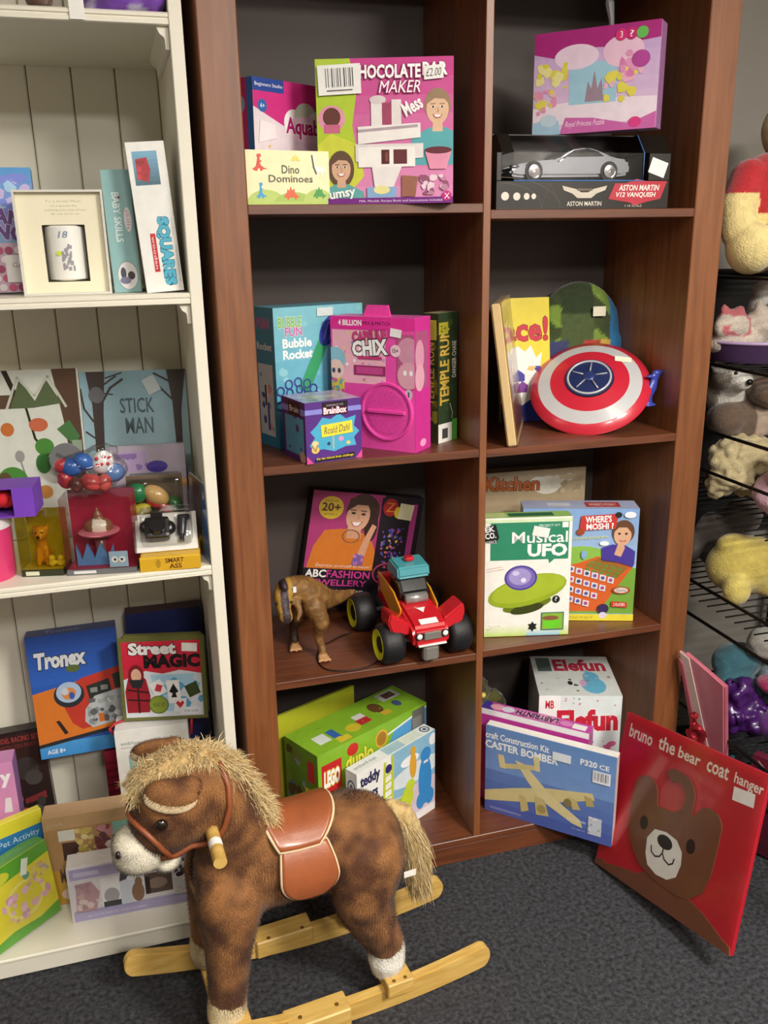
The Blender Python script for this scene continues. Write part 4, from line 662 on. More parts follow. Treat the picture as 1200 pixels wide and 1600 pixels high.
carton('tall_white_game_box','tall white game box with blue sideways lettering leaning at the shelf end','box',(-.208,-.03,1.493),(0,0,3.4),(.070,.27,.19),('efeeea','e2e0da','f4f3f0'),
 {'F':[('r',.13,.72,.78,.94,'5a8ab0'),('g',.13,.72,.78,.94,'4a6a7a','7ab0d0'),('p',[(.2,.76),(.48,.74),(.56,.82),(.5,.9),(.2,.89)],'b0303c'),('b',6,.2,.76,.5,.88,.02,['c84450','982832'],3),('tv','SQUARES',.5,.05,.82,.5,'4fb0cc',{'r':-90,'b':.06,'ol':('2a7a98',.1)}),('r',.3,.14,.44,.4,'c8303c'),('tv','wooden',.33,.16,.41,.38,'f4e4e4',{'r':-90}),('tv','a game for two',.9,.38,.93,.5,'7a7a7a',{'r':-90}),('tv','stack them higher than high',.93,.06,.96,.3,'7a7a7a',{'r':-90})]},GLOSS)
# third shelf
carton('forest_print_board','white printed board with leaves and brown trunks behind the toy packs','board',(-.575,.255,.935),(-6,6,0),(.205,.385,.012),('d8dcd4','b8b4a8','c8c8c0'),
 {'F':[('r',.0,.78,.35,.86,'5a4636'),('p',[(.72,1),(.98,1),(.98,.3),(.86,.3),(.8,.7)],'5a4232'),('p',[(.2,1),(.26,1),(.4,.78),(.35,.78)],'2a2420'),('l',[(.42,.78),(.48,.6),(.6,.5)],.014,'2c3020'),('p',[(.26,.78),(.38,.95),(.52,.82),(.66,.94),(.8,.8),(.5,.78)],'5a6a48'),('l',[(.22,.78),(.36,.96),(.52,.85),(.68,.96),(.84,.78)],.014,'c8ccc0'),('e',.2,.66,.07,.04,'c8703a'),('e',.53,.68,.1,.04,'c86a4a'),('e',.57,.55,.1,.05,'4a8a3a'),('e',.54,.45,.08,.06,'3a7a34'),('e',.3,.5,.05,.035,'9a9a98'),('l',[(.3,.48),(.34,.38)],.008,'8a8a88'),('e',.2,.34,.17,.1,'4a8a3a'),('e',.12,.36,.07,.05,'5a4a30'),('e',.53,.28,.08,.04,'c88a4a'),('e',.36,.27,.05,.02,'d8c8a8'),('p',[(.72,.65),(.86,.7),(.96,.6),(.88,.55)],'4a7a48'),('p',[(.86,.58),(.97,.58),(.97,.52),(.9,.5)],'98a890')]},GLOSS)
t=thing('round_tag','round grey plastic tag hanging in front of the leaf board','tag',(-.408,.21,1.125),(math.radians(90),0,math.radians(-5)))
MB().lathe([(0,.002),(.036,.002),(.0385,.0),(.036,-.002),(0,-.002)],28).obj('disc',mat('grey_disc','77787c',.35),t)
MB('55565a').box((-.026,-.004,.0021),(.02,.004,.003),Matrix.Rotation(-.6,4,'Z')).obj('imprint',MATTE,t)
carton('tree_story_book','pale blue picture book with bare snowy trees leaning at the back','book',(-.372,.235,.935),(-9,6.5,0),(.236,.375,.010),('9fbcc8','e0e0dc','d8d8d0'),
 {'F':[('g',0,.35,1,1,'a8c4cc','8fb4c4'),('p',[(0,0),(1,0),(1,.34),(.8,.36),(.6,.33),(.3,.37),(0,.35)],'d2dadd'),('e',.25,.4,.2,.03,'9ab0b4'),('e',.8,.41,.2,.03,'9ab0b4'),('p',[(.08,.2),(.2,.2),(.18,.5),(.2,.75),(.24,1),(.06,1),(.1,.8),(.1,.5)],'463c3a'),('p',[(.84,.25),(.98,.25),(.93,.5),(.94,.75),(1.0,1),(.82,1),(.86,.8),(.87,.5)],'463c3a'),('l',[(.18,.8),(.28,.9),(.4,.95)],.014,'463c3a'),('l',[(.1,.7),(.02,.78),(0,.9)],.012,'463c3a'),('l',[(.22,.92),(.34,.97)],.01,'463c3a'),('l',[(.86,.82),(.74,.9),(.66,.92)],.012,'463c3a'),('l',[(.84,.93),(.7,.98)],.012,'463c3a'),('l',[(.2,.87),(.3,.86)],.008,'463c3a'),('l',[(.1,.6),(.02,.64)],.01,'463c3a'),('l',[(.24,.96),(.4,.99)],.008,'463c3a'),
   ('t','STICK',.36,.745,.68,.835,'51656e',{'b':.01}),('t','MAN',.4,.62,.66,.715,'51656e',{'b':.01}),('e',.54,.25,.26,.24,'c0ccd2'),('p',[(.52,.2),(.56,.2),(.56,.44),(.52,.44)],'5a3e38'),('l',[(.55,.3),(.64,.36),(.68,.4)],.012,'5a3e38')]
   +[('e',.54+.265*math.cos(a),.25+.26*math.sin(a),.013,.009,['8a3038','e4e4e4'][i%2]) for i,a in enumerate([k*math.pi/26 for k in range(27)])]+[('e',.15,.86,.07,.05,'6a6a70'),('s',.67,.91,.13,.1,25,'c8d4d8')]})
PNK=mat('pink_plastic','d83a74',.35,coat=.2,noise_amt=.04)
t=thing('pink_tub','hot pink round tub with a white lid at the left end of the shelf','tub',(-.572,.022,.9353))
b=MB(); b.lathe([(0,0),(.05,0),(.052,.004),(.0545,.12),(.052,.12),(.05,.005),(0,.004)],36); smooth_by_angle(b.obj('body',PNK,t)); b=MB(); b.lathe([(.0556,.108),(.0565,.11),(.0565,.131),(.054,.134),(0,.134)],36); smooth_by_angle(b.obj('lid',mat('white_plastic','ece6e8',.35,noise_amt=.02),t))
t=thing('purple_flower_box','open purple box with a red fabric flower on top of the pink tub','box',(-.592,-.02,1.0697),(0,0,math.radians(-6)))
PUR=mat('purple_card','7a42c0',.5,noise_amt=.05); b=MB(); b.box((0,0,0),(.13,.085,.003)); b.box((.127,0,.003),(.13,.085,.058)); b.box((0,0,.003),(.003,.085,.058)); b.box((.003,.082,.003),(.127,.085,.058)); b.box((.09,0,.003),(.127,.003,.058)); b.box((0,0,.058),(.13,.085,.060)); b.obj('carton',PUR,t)
b=MB('c8202c')
for i in range(7): a=i*.9; b.ell((.05+.02*math.cos(a),.03+.012*math.sin(a),.028+.013*math.sin(a*1.7)),(.02,.014,.016),(a,a*.5,0),sub=2)
b.obj('flower',mat('red_felt','c41c28',.9,bump=.4),t,True)
tag(MB('ecdc3c').box((-.575,-.01,1.131),(-.545,.03,1.20),bev=.002).obj('yellow_pack',CARD),'thin yellow pack standing on the purple box at the left edge','box')
# figure packs
def figpack(name,label,loc,yaw,w,h,d,backc,basec,basename,labelc,film,bar):
    t=thing(name,label,'toy pack',loc,(0,0,math.radians(yaw)))
    b=MB(basec); b.box((0,0,0),(w,d,bar),bev=.001); b.obj('base',CARD,t)
    b=MB(backc); b.box((.002,d-.004,bar),(w-.002,d,h)); b.box((.002,.004,bar),(w-.002,d-.004,bar+.001),col=backc); b.obj('backing_card',CARD,t)
    b=MB(); b.add([(0,0,bar),(w,0,bar),(w,0,h),(0,0,h),(0,d,bar),(w,d,bar),(w,d,h),(0,d,h)],[(0,1,2,3),(1,5,6,2),(4,0,3,7),(3,2,6,7)]); b.obj('clear_shell',film,t)
    A=MB(); F=Face((0,0,0),(1,0,0),(0,0,1),(0,-1,0),w,h); draw([('r',.1,.02,.42,bar/h*.8,labelc)],F,A,MB(),t,None); A.obj('label_print',CARD,t)
    return t
YF=film('yellow_film','f0e88a',.08,.08,.3,30)
figpack('dog_figure_pack','yellow tinted clear pack with a little tan dog figure','X' and (-.508,-.006,.9353),-12.6,.085,.128,.065,'b8a82c','2c3018','base','d8dcc0',YF,.014)
t=thing('dog_figurine','small tan plastic dog figure inside the yellow pack','toy figure',(-.462,.018,.9507),(0,0,math.radians(-12)))
b=MB('c88838'); lump_chain(b,[(0,.006,.014,.015),(0,.0,.04,.012),(0,-.003,.056,.009)]); b.ell((0,-.006,.07),(.015,.014,.017)); b.ell((0,-.018,.064),(.008,.009,.006)); lump_chain(b,[(-.008,-.008,.035,.005),(-.009,-.012,.004,.0055)]); lump_chain(b,[(.008,-.008,.035,.005),(.009,-.012,.004,.0055)]); b.ell((-.013,-.002,.076),(.004,.006,.012)); b.ell((.013,-.002,.076),(.004,.006,.012)); lump_chain(b,[(0,.02,.012,.004),(.014,.024,.022,.003)])
blob(b,'body',PLAST,t,.0028,3); MB('1c1412').ell((0,-.0265,.066),.0035).obj('nose',PLAST,t,True)
for s in(-1,1): MB('17120f').ell((s*.006,-.019,.074),.002,sub=2).obj('eye',PLAST,t,True)
t=thing('cream_animal_pair','two little cream animal figures at the front of the yellow pack','toy figure',(-.447,-.004,.9507)); b=MB('d8bc6a'); b.ell((0,0,.009),(.008,.006,.009)); b.ell((0,-.002,.02),.007); b.ell((.017,-.002,.008),(.009,.006,.008)); b.ell((.018,-.004,.019),.007); blob(b,'body',PLAST,t,.0025,2)
figpack('hat_figure_pack','magenta backed clear pack with a figure in a pink hat','X' and (-.419,-.03,.9353),-10,.140,.163,.075,'a8203c','6a6a6e','base','d8d8d8',FILM2,.012)
t=thing('hat_figurine','toy figure wearing a wide pink hat inside the magenta pack','toy figure',(-.348,-.003,1.0153),(0,0,math.radians(-10)))
b=MB('d07a80'); b.lathe([(0,-.003),(.036,-.003),(.042,.002),(.036,.005),(0,.005)],28,col='d87a84'); smooth_by_angle(b.obj('hat_brim',PLAST,t),50)
b=MB('8a5a40'); b.ell((0,0,.012),(.030,.02,.02)); b.ell((0,0,.034),(.010,.009,.012)); b.ell((0,-.002,.047),(.004,.004,.008)); blob(b,'hat_crown',PLAST,t,.003,2,lambda p:lin('e8dcc8') if p.y<-.008 and abs(p.x-.004)<.014 and p.z<.03 else lin('8a5a40'))
MB('8a4a3a').cyl((0,0,-.0665),(0,0,-.003),.012,.010,n=14).obj('stem',PLAST,t,True)
t=thing('paper_hat','jagged blue card paper hat at the foot of the magenta pack','toy',(-.352,-.015,.9484),(0,0,math.radians(-10)))
b=MB('5a86b8'); zz=[(-.045,.045),(-.035,.012),(-.022,.048),(-.01,.014),(.004,.048),(.018,.014),(.03,.044)]
for (xa,za),(xb,zb) in zip(zz,zz[1:]): b.prism([(xa,0),(xb,0),(xb,zb),(xa,za)],0 if 0 else -.004,.004)
b.obj('zigzag_card',CARD,t)
t=thing('owl_card','small pale blue printed owl card in the corner of the magenta pack','card',(-.316,-.046,.9484),(0,0,math.radians(-10))); b=MB('a8c4d8'); b.box((-.018,0,0),(.02,.003,.034),bev=.001); b.obj('card',CARD,t); A=MB(); F=Face((-.018,0,0),(1,0,0),(0,0,1),(0,-1,0),.038,.034); draw([('e',.3,.5,.18,.2,'f4f4f0'),('e',.7,.5,.18,.2,'f4f4f0'),('e',.32,.5,.07,.08,'3a3a4a'),('e',.68,.5,.07,.08,'3a3a4a'),('p',[(.44,.42),(.56,.42),(.5,.24)],'e0c040')],F,A,MB(),t,None); A.obj('face_print',CARD,t)
# bag of sweets / small toys on top
t=thing('clear_toy_bag','crinkled clear bag of blue, red and white small toys on the magenta pack','bag',(-.352,.012,1.0985))
for i,(x,y,z,r,c) in enumerate([(-.035,0,.055,.020,'2f5fa8'),(-.012,-.004,.065,.019,'3a6ab8'),(-.05,.004,.03,.018,'b8343c'),(.025,0,.06,.022,'e8e6e4'),(.045,.004,.035,.02,'5a7ab0'),(0,-.01,.022,.02,'c04a4a'),(-.03,-.012,.02,.014,'6a3a34'),(.025,-.012,.02,.016,'b8504a'),(-.055,.0,.06,.014,'c83a48')]):
    q=MB(c); q.ell((x,y,z),(r*1.15,r*.9,r),(i,i*.7,0)); q.obj('small_toy',PLAST,t,True)
b=MB('c8283c')
for x,z in((.015,.072),(.03,.075),(.024,.06),(.036,.06),(.016,.058),(.04,.072)): b.ell((x,-.0185,z),(.004,.002,.004),sub=2)
b.obj('red_dots',PLAST,t,True)['kind']='stuff'
b=MB(); b.ell((0,0,.045),(.074,.036,.043)); b.ell((.03,0,.08),(.03,.02,.02)); blob(b,'clear_film',FILM2,t,.006,3,disp=.006,dscale=50)
# toy food pack, camera card, yellow tin, clear bag, comic
t=carton('toy_food_pack','clear fronted pack of plastic toy vegetables above the yellow game tin','toy pack',(-.287,.072,.935),(-5,4,0),(.118,.17,.012),('6a5a48','8a8078','7a7068'),{})
for n_,x,z,r,c,rz in(('pepper',.022,.135,(.022,.016,.022),'1f7a48',0),('potato',.062,.128,(.030,.018,.020),'c8a066',-.6),('chilli',.068,.105,(.034,.010,.012),'b8262e',-.55),('lemon',.028,.098,(.022,.014,.014),'c8b83a',.2),('cucumber',.1,.105,(.014,.014,.020),'2c6a3c',.3)):
    b=MB(c); b.ell((x,-.014,z),r,(0,-rz,0)); q=b.obj('toy_'+n_,PLAST,t,True)
b=MB(); b.box((.002,-.034,.075),(.116,-.001,.166),bev=.01,seg=2); b.obj('clear_shell',FILM2,t)
carton('game_tin','flat yellow game tin at the right end of the shelf','tin',(-.274,-.058,.935),(-4.7,0,0),(.123,.032,.12),('d8a824','c89a20','e0b030'),{'F':[('t','SMART',.42,.52,.72,.82,'6a3a14',{'b':.03}),('t','ASS',.48,.12,.68,.42,'6a3a14',{'b':.03}),('e',.3,.5,.04,.3,'b08a20'),('r',.02,.85,.98,.95,'e8c040')]},bev=.003)
t=carton('camera_toy_card','white backing card with a shiny black toy camera leaning above the yellow tin','toy pack',(-.279,-.033,.9675),(-3.9,42,0),(.127,.088,.003),('e4e2da','d8d6ce','e4e2da'),{})
b=MB('15151a'); b.box((.02,-.030,.02),(.072,-.001,.068),bev=.008,seg=2); b.cyl((.046,-.03,.04),(.046,-.042,.04),.016,.014,n=20); b.box((.034,-.024,.066),(.058,-.006,.082),bev=.003); b.ell((.022,-.016,.05),(.012,.012,.014)); b.ell((.07,-.016,.045),(.014,.013,.016)); b.obj('toy_camera',GLOSS,t)
b=MB('26262c'); b.cyl((.095,-.008,.03),(.098,-.008,.065),.008,.011,n=14); b.box((.088,-.016,.064),(.114,-.002,.076),bev=.003); b.cyl((.095,-.008,.016),(.095,-.008,.03),.005,n=10); b.obj('toy_torch',GLOSS,t)
b=MB(); b.box((.012,-.048,.008),(.118,-.0005,.086),bev=.012,seg=2); b.obj('clear_shell',FILM2,t)
carton('lilac_clear_bag','clear flat bag with purple and orange plastic pieces behind the toy vegetables','bag',(-.32,.135,.935),(-6,5,0),(.165,.222,.022),('b0a4b4','8a8090','a8a0ac'),{'F':[('r',.08,.74,.5,.94,'b09ac0'),('b',7,.08,.75,.5,.92,.05,['c8b8d0','8a70a8'],3),('e',.62,.78,.14,.06,'4a3a98'),('r',.25,.6,.9,.72,'787880'),('e',.88,.62,.14,.05,'d8a068',-15)]},GLOSS)
carton('glossy_comic','glossy comic leaning against the end of the third shelf','comic',(-.158,.10,.935),(-80,2,0),(.155,.165,.006),('6a6460','3a6ab0','c8c8c4'),{'F':[('r',.7,.0,1,1,'3a78c0'),('b',18,.05,.05,.7,.95,.08,['8a8078','4a4440','b8b0a4','6a3a34'],3),('b',6,.7,.2,.98,.9,.05,['e8ecf0','2a5aa0'],5)]},GLOSS)
# bottom of the white unit
carton('photo_craft_box','long white and lilac box with animal photos on the bottom shelf','box',(-.509,.006,.056),(-1.6,0,0),(.285,.152,.055),('d8d4dc','e4e0d8','dcd8d8'),
 {'F':[('g',.02,.03,.99,.97,'b8b4d0','b0a4cc'),('r',.02,.22,.99,.78,'d8d4da'),('p',[(.04,.18),(.2,.18),(.24,.5),(.18,.72),(.06,.7)],'b8949c'),('b',10,.05,.2,.22,.7,.06,['c8a8a8','a88890','d8c4c4'],3),('r',.25,.22,.4,.74,'e8e6e8'),('e',.33,.4,.06,.14,'a8a4a8'),('r',.26,.2,.4,.3,'3a3a40'),('p',[(.4,.62),(.52,.68),(.54,.86),(.42,.84)],'4a4c58'),('e',.49,.66,.03,.05,'e4e4e8'),('r',.4,.2,.56,.6,'ccd4e0'),('e',.54,.38,.05,.18,'8a6a50'),('e',.55,.56,.03,.09,'8a6a50'),('r',.6,.3,.82,.68,'5a4a44'),('e',.7,.48,.08,.1,'8a7468'),('r',.6,.3,.64,.62,'2c2624'),('r',.84,.2,.99,.85,'cfc8cc'),('b',16,.84,.45,.99,.85,.05,['2c2a30','e8e8e8','4a4448'],5),('b',14,.84,.2,.99,.45,.05,['c8b0b8','b8c8c4','d8c8cc'],7),('r',.02,.03,.99,.18,'a8a0c8'),('t','SIX CUTE PHOTO TILES TO MAKE',.12,.08,.6,.12,'d8d4e8'),('r',.05,.84,.25,.92,'c8c4dc')]})
carton('craft_case_box','tan craft kit box behind the animal photo box','box',(-.555,.082,.056),(-3.1,0,0),(.31,.246,.054),('c09a6a','a8845a','c8a67c'),
 {'F':[('r',0,.86,1,1,'c09c70'),('r',.0,.4,1,.86,'b08a5a'),('r',.1,.72,.22,.84,'e0dcd4'),('r',.12,.5,.24,.7,'4a3028'),('b',26,.22,.5,.36,.84,.035,['d8c47a','c8b060','e0d49a'],3),('b',14,.36,.52,.54,.84,.05,['8a4a50','c88a90','6a3a40'],5),('r',.5,.7,.66,.86,'8ac0b0'),('b',10,.42,.46,.62,.66,.04,['e8dcd8','a8c4b8'],8),('r',0,.02,1,.4,'c89a34'),('t','MAKE YOUR OWN',.08,.26,.56,.4,'5a3028',{'b':.04}),('t','SWEET SHOP',.18,.16,.5,.24,'e0c48a',{'b':.03}),('e',.12,.12,.05,.06,'e8c8b8'),('t','craft',.03,.9,.15,.94,'d8bc94')]})
t=carton('sorting_blocks_box','white box of stacking nursery blocks behind the rocking horse','box',(-.376,.150,.056),(-4.5,.6,0),(.174,.402,.078),('ecebe6','e0deda','eeecea'),
 {'F':[('t','wonderhouse',.07,.9,.34,.925,'6a6a6a'),('t','nursery blocks',.07,.872,.4,.893,'8a8a8a'),('r',.16,.72,.36,.83,'8ac0b8'),('r',.2,.76,.25,.83,'c8b8a0'),('t','6',.27,.74,.33,.8,'b0486a',{'b':.02}),('r',.1,.56,.34,.71,'d4cec8'),('r',.28,.58,.42,.7,'b8303c')]+[('r',.12,.58+.03*i,.26,.595+.03*i,'b8b0b0') for i in range(4)]+[('r',.12,.4,.42,.55,'cdd2d2'),('t','10',.22,.43,.4,.51,'c0283c',{'b':.03})]})
b=MB('c02838'); b.tube([(-.004,.02,.385),(-.012,.02,.40),(0,.03,.408),(.03,.05,.4055),(.12,.05,.4055),(.176,.04,.408),(.184,.03,.398),(.18,.02,.36)],.0035,8); b.obj('ribbon',mat('red_ribbon','b8202f',.5),t,True)
carton('card_magic_tin','rounded olive tin of card tricks with red lettering','tin',(-.352,.190,.4585),(-12,4.3,-.5),(.206,.216,.04),('6a6a34','66642e','7a7a3c'),
 {'F':[('r',.04,.04,.95,.95,'d8dce4'),('g',.04,.62,.95,.95,'c8203c','d82c44'),('p',[(.04,.62),(.95,.62),(.95,.55),(.7,.6),(.5,.56),(.3,.6),(.04,.5)],'c8283c'),('b',18,.35,.1,.95,.55,.09,['7ab8dc','a8d0e8','5aa0cc'],3),('t','Street',.13,.8,.66,.93,'f2eeee',{'b':.05,'ol':('3a1018',.09)}),('t','MAGIC',.3,.64,.93,.78,'1a1014',{'b':.06}),
  ('p',[(.06,.1),(.32,.1),(.34,.3),(.3,.5),(.22,.58),(.1,.54),(.05,.36)],'9a1f2c'),('e',.19,.56,.09,.12,'7a1824'),('e',.19,.55,.06,.08,'d8a890'),('p',[(.1,.5),(.28,.5),(.24,.4),(.14,.4)],'26262c'),('l',[(.08,.38),(.32,.34)],.02,'3a1418'),('l',[(.08,.26),(.32,.24)],.02,'3a1418'),('l',[(.2,.4),(.2,.1)],.02,'3a1418'),
  ('p',[(.33,.44),(.46,.5),(.54,.34),(.4,.28)],'f0eeee'),('p',[(.42,.44),(.49,.42),(.46,.34),(.39,.36)],'c83a48'),('p',[(.53,.48),(.68,.48),(.7,.2),(.55,.2)],'f2f0f0'),('p',[(.615,.44),(.67,.34),(.635,.32),(.65,.27),(.58,.27),(.6,.32),(.56,.34)],'17171c'),('p',[(.62,.24),(.76,.26),(.74,.1),(.6,.1)],'eeeaea'),('p',[(.63,.2),(.66,.23),(.68,.2),(.71,.23),(.73,.2),(.68,.13)],'c8303c'),('p',[(.74,.4),(.88,.46),(.93,.32),(.8,.26)],'3c4a24'),('e',.43,.19,.115,.11,'8a9a3a'),('o',.43,.19,.115,.11,.1,'5a6a24'),('t','MAGIC SET',.36,.17,.5,.21,'4a5420'),('r',.68,.06,.93,.15,'e6e8f0'),('t','tricks inside',.72,.09,.89,.12,'8a8a98'),('s',.83,.87,.18,.1,-4)]},bev=.012)
carton('navy_game_box','tall navy blue box at the back right corner behind the card tricks tin','box',(-.326,.318,.056),(-2,0,0),(.19,.635,.045),('2a3880','4a1a2c','241c30'),{'F':[('g',0,0,1,1,'34489a','22285a'),('b',14,.4,.5,1,.62,.03,['4a3a70','8a4a5a','3a2a5a'],3),('t','Jewel Quest',.55,.62,.95,.66,'8a4a6a',{'b':.02})],'T':[('r',0,0,1,1,'3a1c30')]})
carton('electronics_kit_box','blue and orange electronics kit box behind the card tricks tin','box',(-.560,.258,.349),(0,5.6,.6),(.212,.320,.055),('2a5ab8','2450a0','3a4a90'),
 {'F':[('g',0,.6,1,1,'2f62c0','24489a'),('p',[(0,.12),(1,.2),(1,.66),(.5,.6),(0,.54)],'d8782a'),('p',[(.28,.5),(.55,.62),(1,.68),(1,.24),(.5,.2),(.4,.26)],'c03a2c'),('g',0,0,1,.12,'3a8ad0','4a9ad8'),('p',[(0,.12),(1,.2),(1,.17),(0,.09)],'2a2a30'),('t','Tronex',.08,.74,.62,.86,'d8dce0',{'b':.05,'ol':('23263a',.09),'sh':.1}),('e',.48,.71,.08,.03,'5a6a3a'),('e',.4,.5,.17,.105,'2c2c34'),('e',.4,.52,.14,.085,'a8c0dc'),('e',.4,.51,.08,.05,'d88a4a'),('e',.36,.53,.04,.03,'c8ccd8'),('e',.43,.49,.03,.03,'3a5ab0'),
   ('p',[(.6,.55),(.86,.59),(.88,.47),(.62,.44)],'2e302c'),('r',.64,.49,.72,.53,'8a908a'),('r',.76,.5,.84,.54,'8a908a'),('p',[(.9,.62),(1,.63),(1,.5),(.92,.5)],'3a3a36'),('p',[(.56,.36),(.68,.46),(1,.5),(1,.24),(.62,.2),(.54,.26)],'b8bcc0'),('b',26,.58,.22,1,.44,.03,['8a9094','d8dcdc','5a5e62','a0a8a8'],3),('r',.7,.24,.76,.31,'c86a2c'),('p',[(.22,.3),(.26,.3),(.34,.19),(.3,.18)],'2a2220'),('t','AGE 8+',.08,.035,.28,.07,'e8f0f8',{'b':.02})],
  'T':[('t','Tronex',.2,.3,.6,.7,'8aa0d0')]})
t=carton('red_striped_box','narrow red box with raised stripes under the electronics kit','box',(-.412,.262,.056),(0,0,0),(.16,.288,.05),('98203c','8a1c34','a8243c'),{'F':[('r',0,.05+.075*i,1,.075+.075*i,'7a182c') for i in range(12)]})
carton('dark_tool_box','dark box with red lettering leaning at the back left of the bottom shelf','box',(-.757,.290,.056),(0,4,2),(.212,.35,.04),('241a1a','1c1414','2c2020'),{'F':[('g',.4,.5,1,.98,'2a1c1a','381e1c'),('t','MODEL RACING SET',.45,.92,.95,.96,'a8403c',{'b':.01}),('t','WITH TEN PARTS',.5,.87,.93,.9,'8a3430'),('e',.75,.7,.15,.09,'3a3432'),('e',.82,.62,.1,.06,'4a4442'),('t','10',.58,.44,.66,.49,'c8484a',{'b':.03}),('p',[(.68,.46),(.93,.5),(.93,.44),(.68,.42)],'7a2c30'),('e',.66,.32,.1,.07,'c84a34'),('e',.8,.34,.08,.06,'55504e'),('e',.86,.42,.05,.04,'3a3634'),('b',8,.55,.12,.95,.3,.04,['4a3a38','6a3a34','2a2424'],3)]})
carton('small_pink_box','pink box with white lettering at the left end of the bottom shelf','box',(-.81,.125,.056),(0,0,0),(.205,.383,.06),('d890c0','a86aa8','cc88bc'),{'F':[('t','y',.86,.84,.95,.92,'f8eef4',{'b':.05}),('t','Party',.4,.85,.84,.95,'f8eef4',{'b':.05}),('p',[(.84,.66),(.93,.66),(.93,.76),(.87,.76)],'e8e0e8'),('g',.0,.5,1,.6,'c878b0','d890c0')],'R':[('g',0,0,1,1,'7a5aa0','a070b0')]})
carton('pet_activity_box','yellow and blue activity box between the tan craft box and the green box','box',(-.675,.055,.056),(24.8,0,0),(.13,.258,.02),('e2d83a','d0c830','e8e04a'),{'F':[('r',.1,.5,.98,.86,'2f7ab8'),('t','Pet Activity',.2,.74,.92,.82,'c8dcec'),('t','made just for you',.2,.66,.9,.71,'b8cce0'),('e',.08,.72,.1,.06,'d86a4a')]})
carton('green_floral_box','green and yellow box with pink flowers at the front left of the bottom shelf','box',(-.668,-.054,.056),(40.9,6.8,0),(.172,.192,.045),('d8cc3a','5a9a34','6aa83a'),
 {'F':[('p',[(0,.76),(1,.84),(1,1),(0,1)],'5aa034'),('p',[(0,0),(1,0),(1,.16),(.7,.1),(.3,.14),(0,.1)],'5aa034'),('e',.2,.86,.2,.08,'c8c83a'),('o',.55,.45,.3,.24,.18,'e0d870'),('b',24,.2,.2,.95,.6,.05,['d8a8b8','e0b8c4','c898ac'],4),('b',12,.6,.6,.98,.78,.04,['c8a888','d8c070','b0a0a0'],7),('e',.62,.72,.05,.05,'6a9a8a'),('s',.62,.84,.1,.2,-18,'d8e4d0')]},GLOSS)
tag(MB('e8e03a').box((-.555,.15,.056),(-.47,.165,.27),bev=.001).obj('yellow_card',CARD),'bright yellow card edge showing above the tan craft box','card')
# ================================================================== rocking horse
from mathutils.bvhtree import BVHTree
H=thing('rocking_horse','brown plush rocking horse with a tan mane, leather saddle and wooden rockers','rocking horse',(0,-.28,0),(0,0,math.radians(6.5)))
def sq(mb,c,r,rot=(0,0,0)): mb.ell(c,r,rot,sub=3)
b=MB('8a5228')
for c,r in(((-.128,0,.365),(.108,.092,.112)),((-.07,0,.362),(.10,.09,.103)),((0,0,.355),(.10,.088,.099)),((.07,0,.353),(.105,.092,.100)),((.112,0,.345),(.106,.098,.107))): sq(b,c,r)
for i in range(8):                                     # neck
    t=i/7; sq(b,(-.130-.045*t,0,.40+.15*t),(.088-.014*t,.08-.008*t,.075))
sq(b,(-.245,-.004,.553),(.097,.08,.088)); sq(b,(-.275,-.004,.525),(.07,.07,.075)); sq(b,(-.205,0,.57),(.075,.074,.075)); sq(b,(-.30,-.004,.498),(.042,.052,.045))
for s in(-1,1):
    lump_chain(b,[(-.175,s*.06,.34,.068),(-.188,s*.082,.26,.05),(-.198,s*.088,.17,.041),(-.202,s*.09,.11,.038)])
    lump_chain(b,[(.115,s*.055,.34,.085),(.098,s*.078,.27,.066),(.118,s*.086,.20,.05),(.142,s*.09,.15,.040),(.146,s*.09,.118,.038)])
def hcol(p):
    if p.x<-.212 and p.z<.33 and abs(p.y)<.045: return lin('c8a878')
    k=noise.noise(Vector((p.x*16,p.y*16,p.z*16)))*.6+noise.noise(Vector((p.x*38,p.y*38,p.z*38)))*.4  # blotches: shading from the pile's lie, put into the two browns
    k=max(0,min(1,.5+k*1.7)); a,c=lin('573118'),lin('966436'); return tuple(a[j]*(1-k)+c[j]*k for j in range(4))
HFUR=colmat('horse_plush',.85,0,.6,260,.12,70,.1)
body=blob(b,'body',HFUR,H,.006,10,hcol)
def bvh_of(o):
    me=o.data; return BVHTree.FromPolygons([v.co for v in me.vertices],[tuple(p.vertices) for p in me.polygons])
BV=bvh_of(body)
def snap(p,off):
    q,n,i,d=BV.find_nearest(Vector(p)); return q+n*off
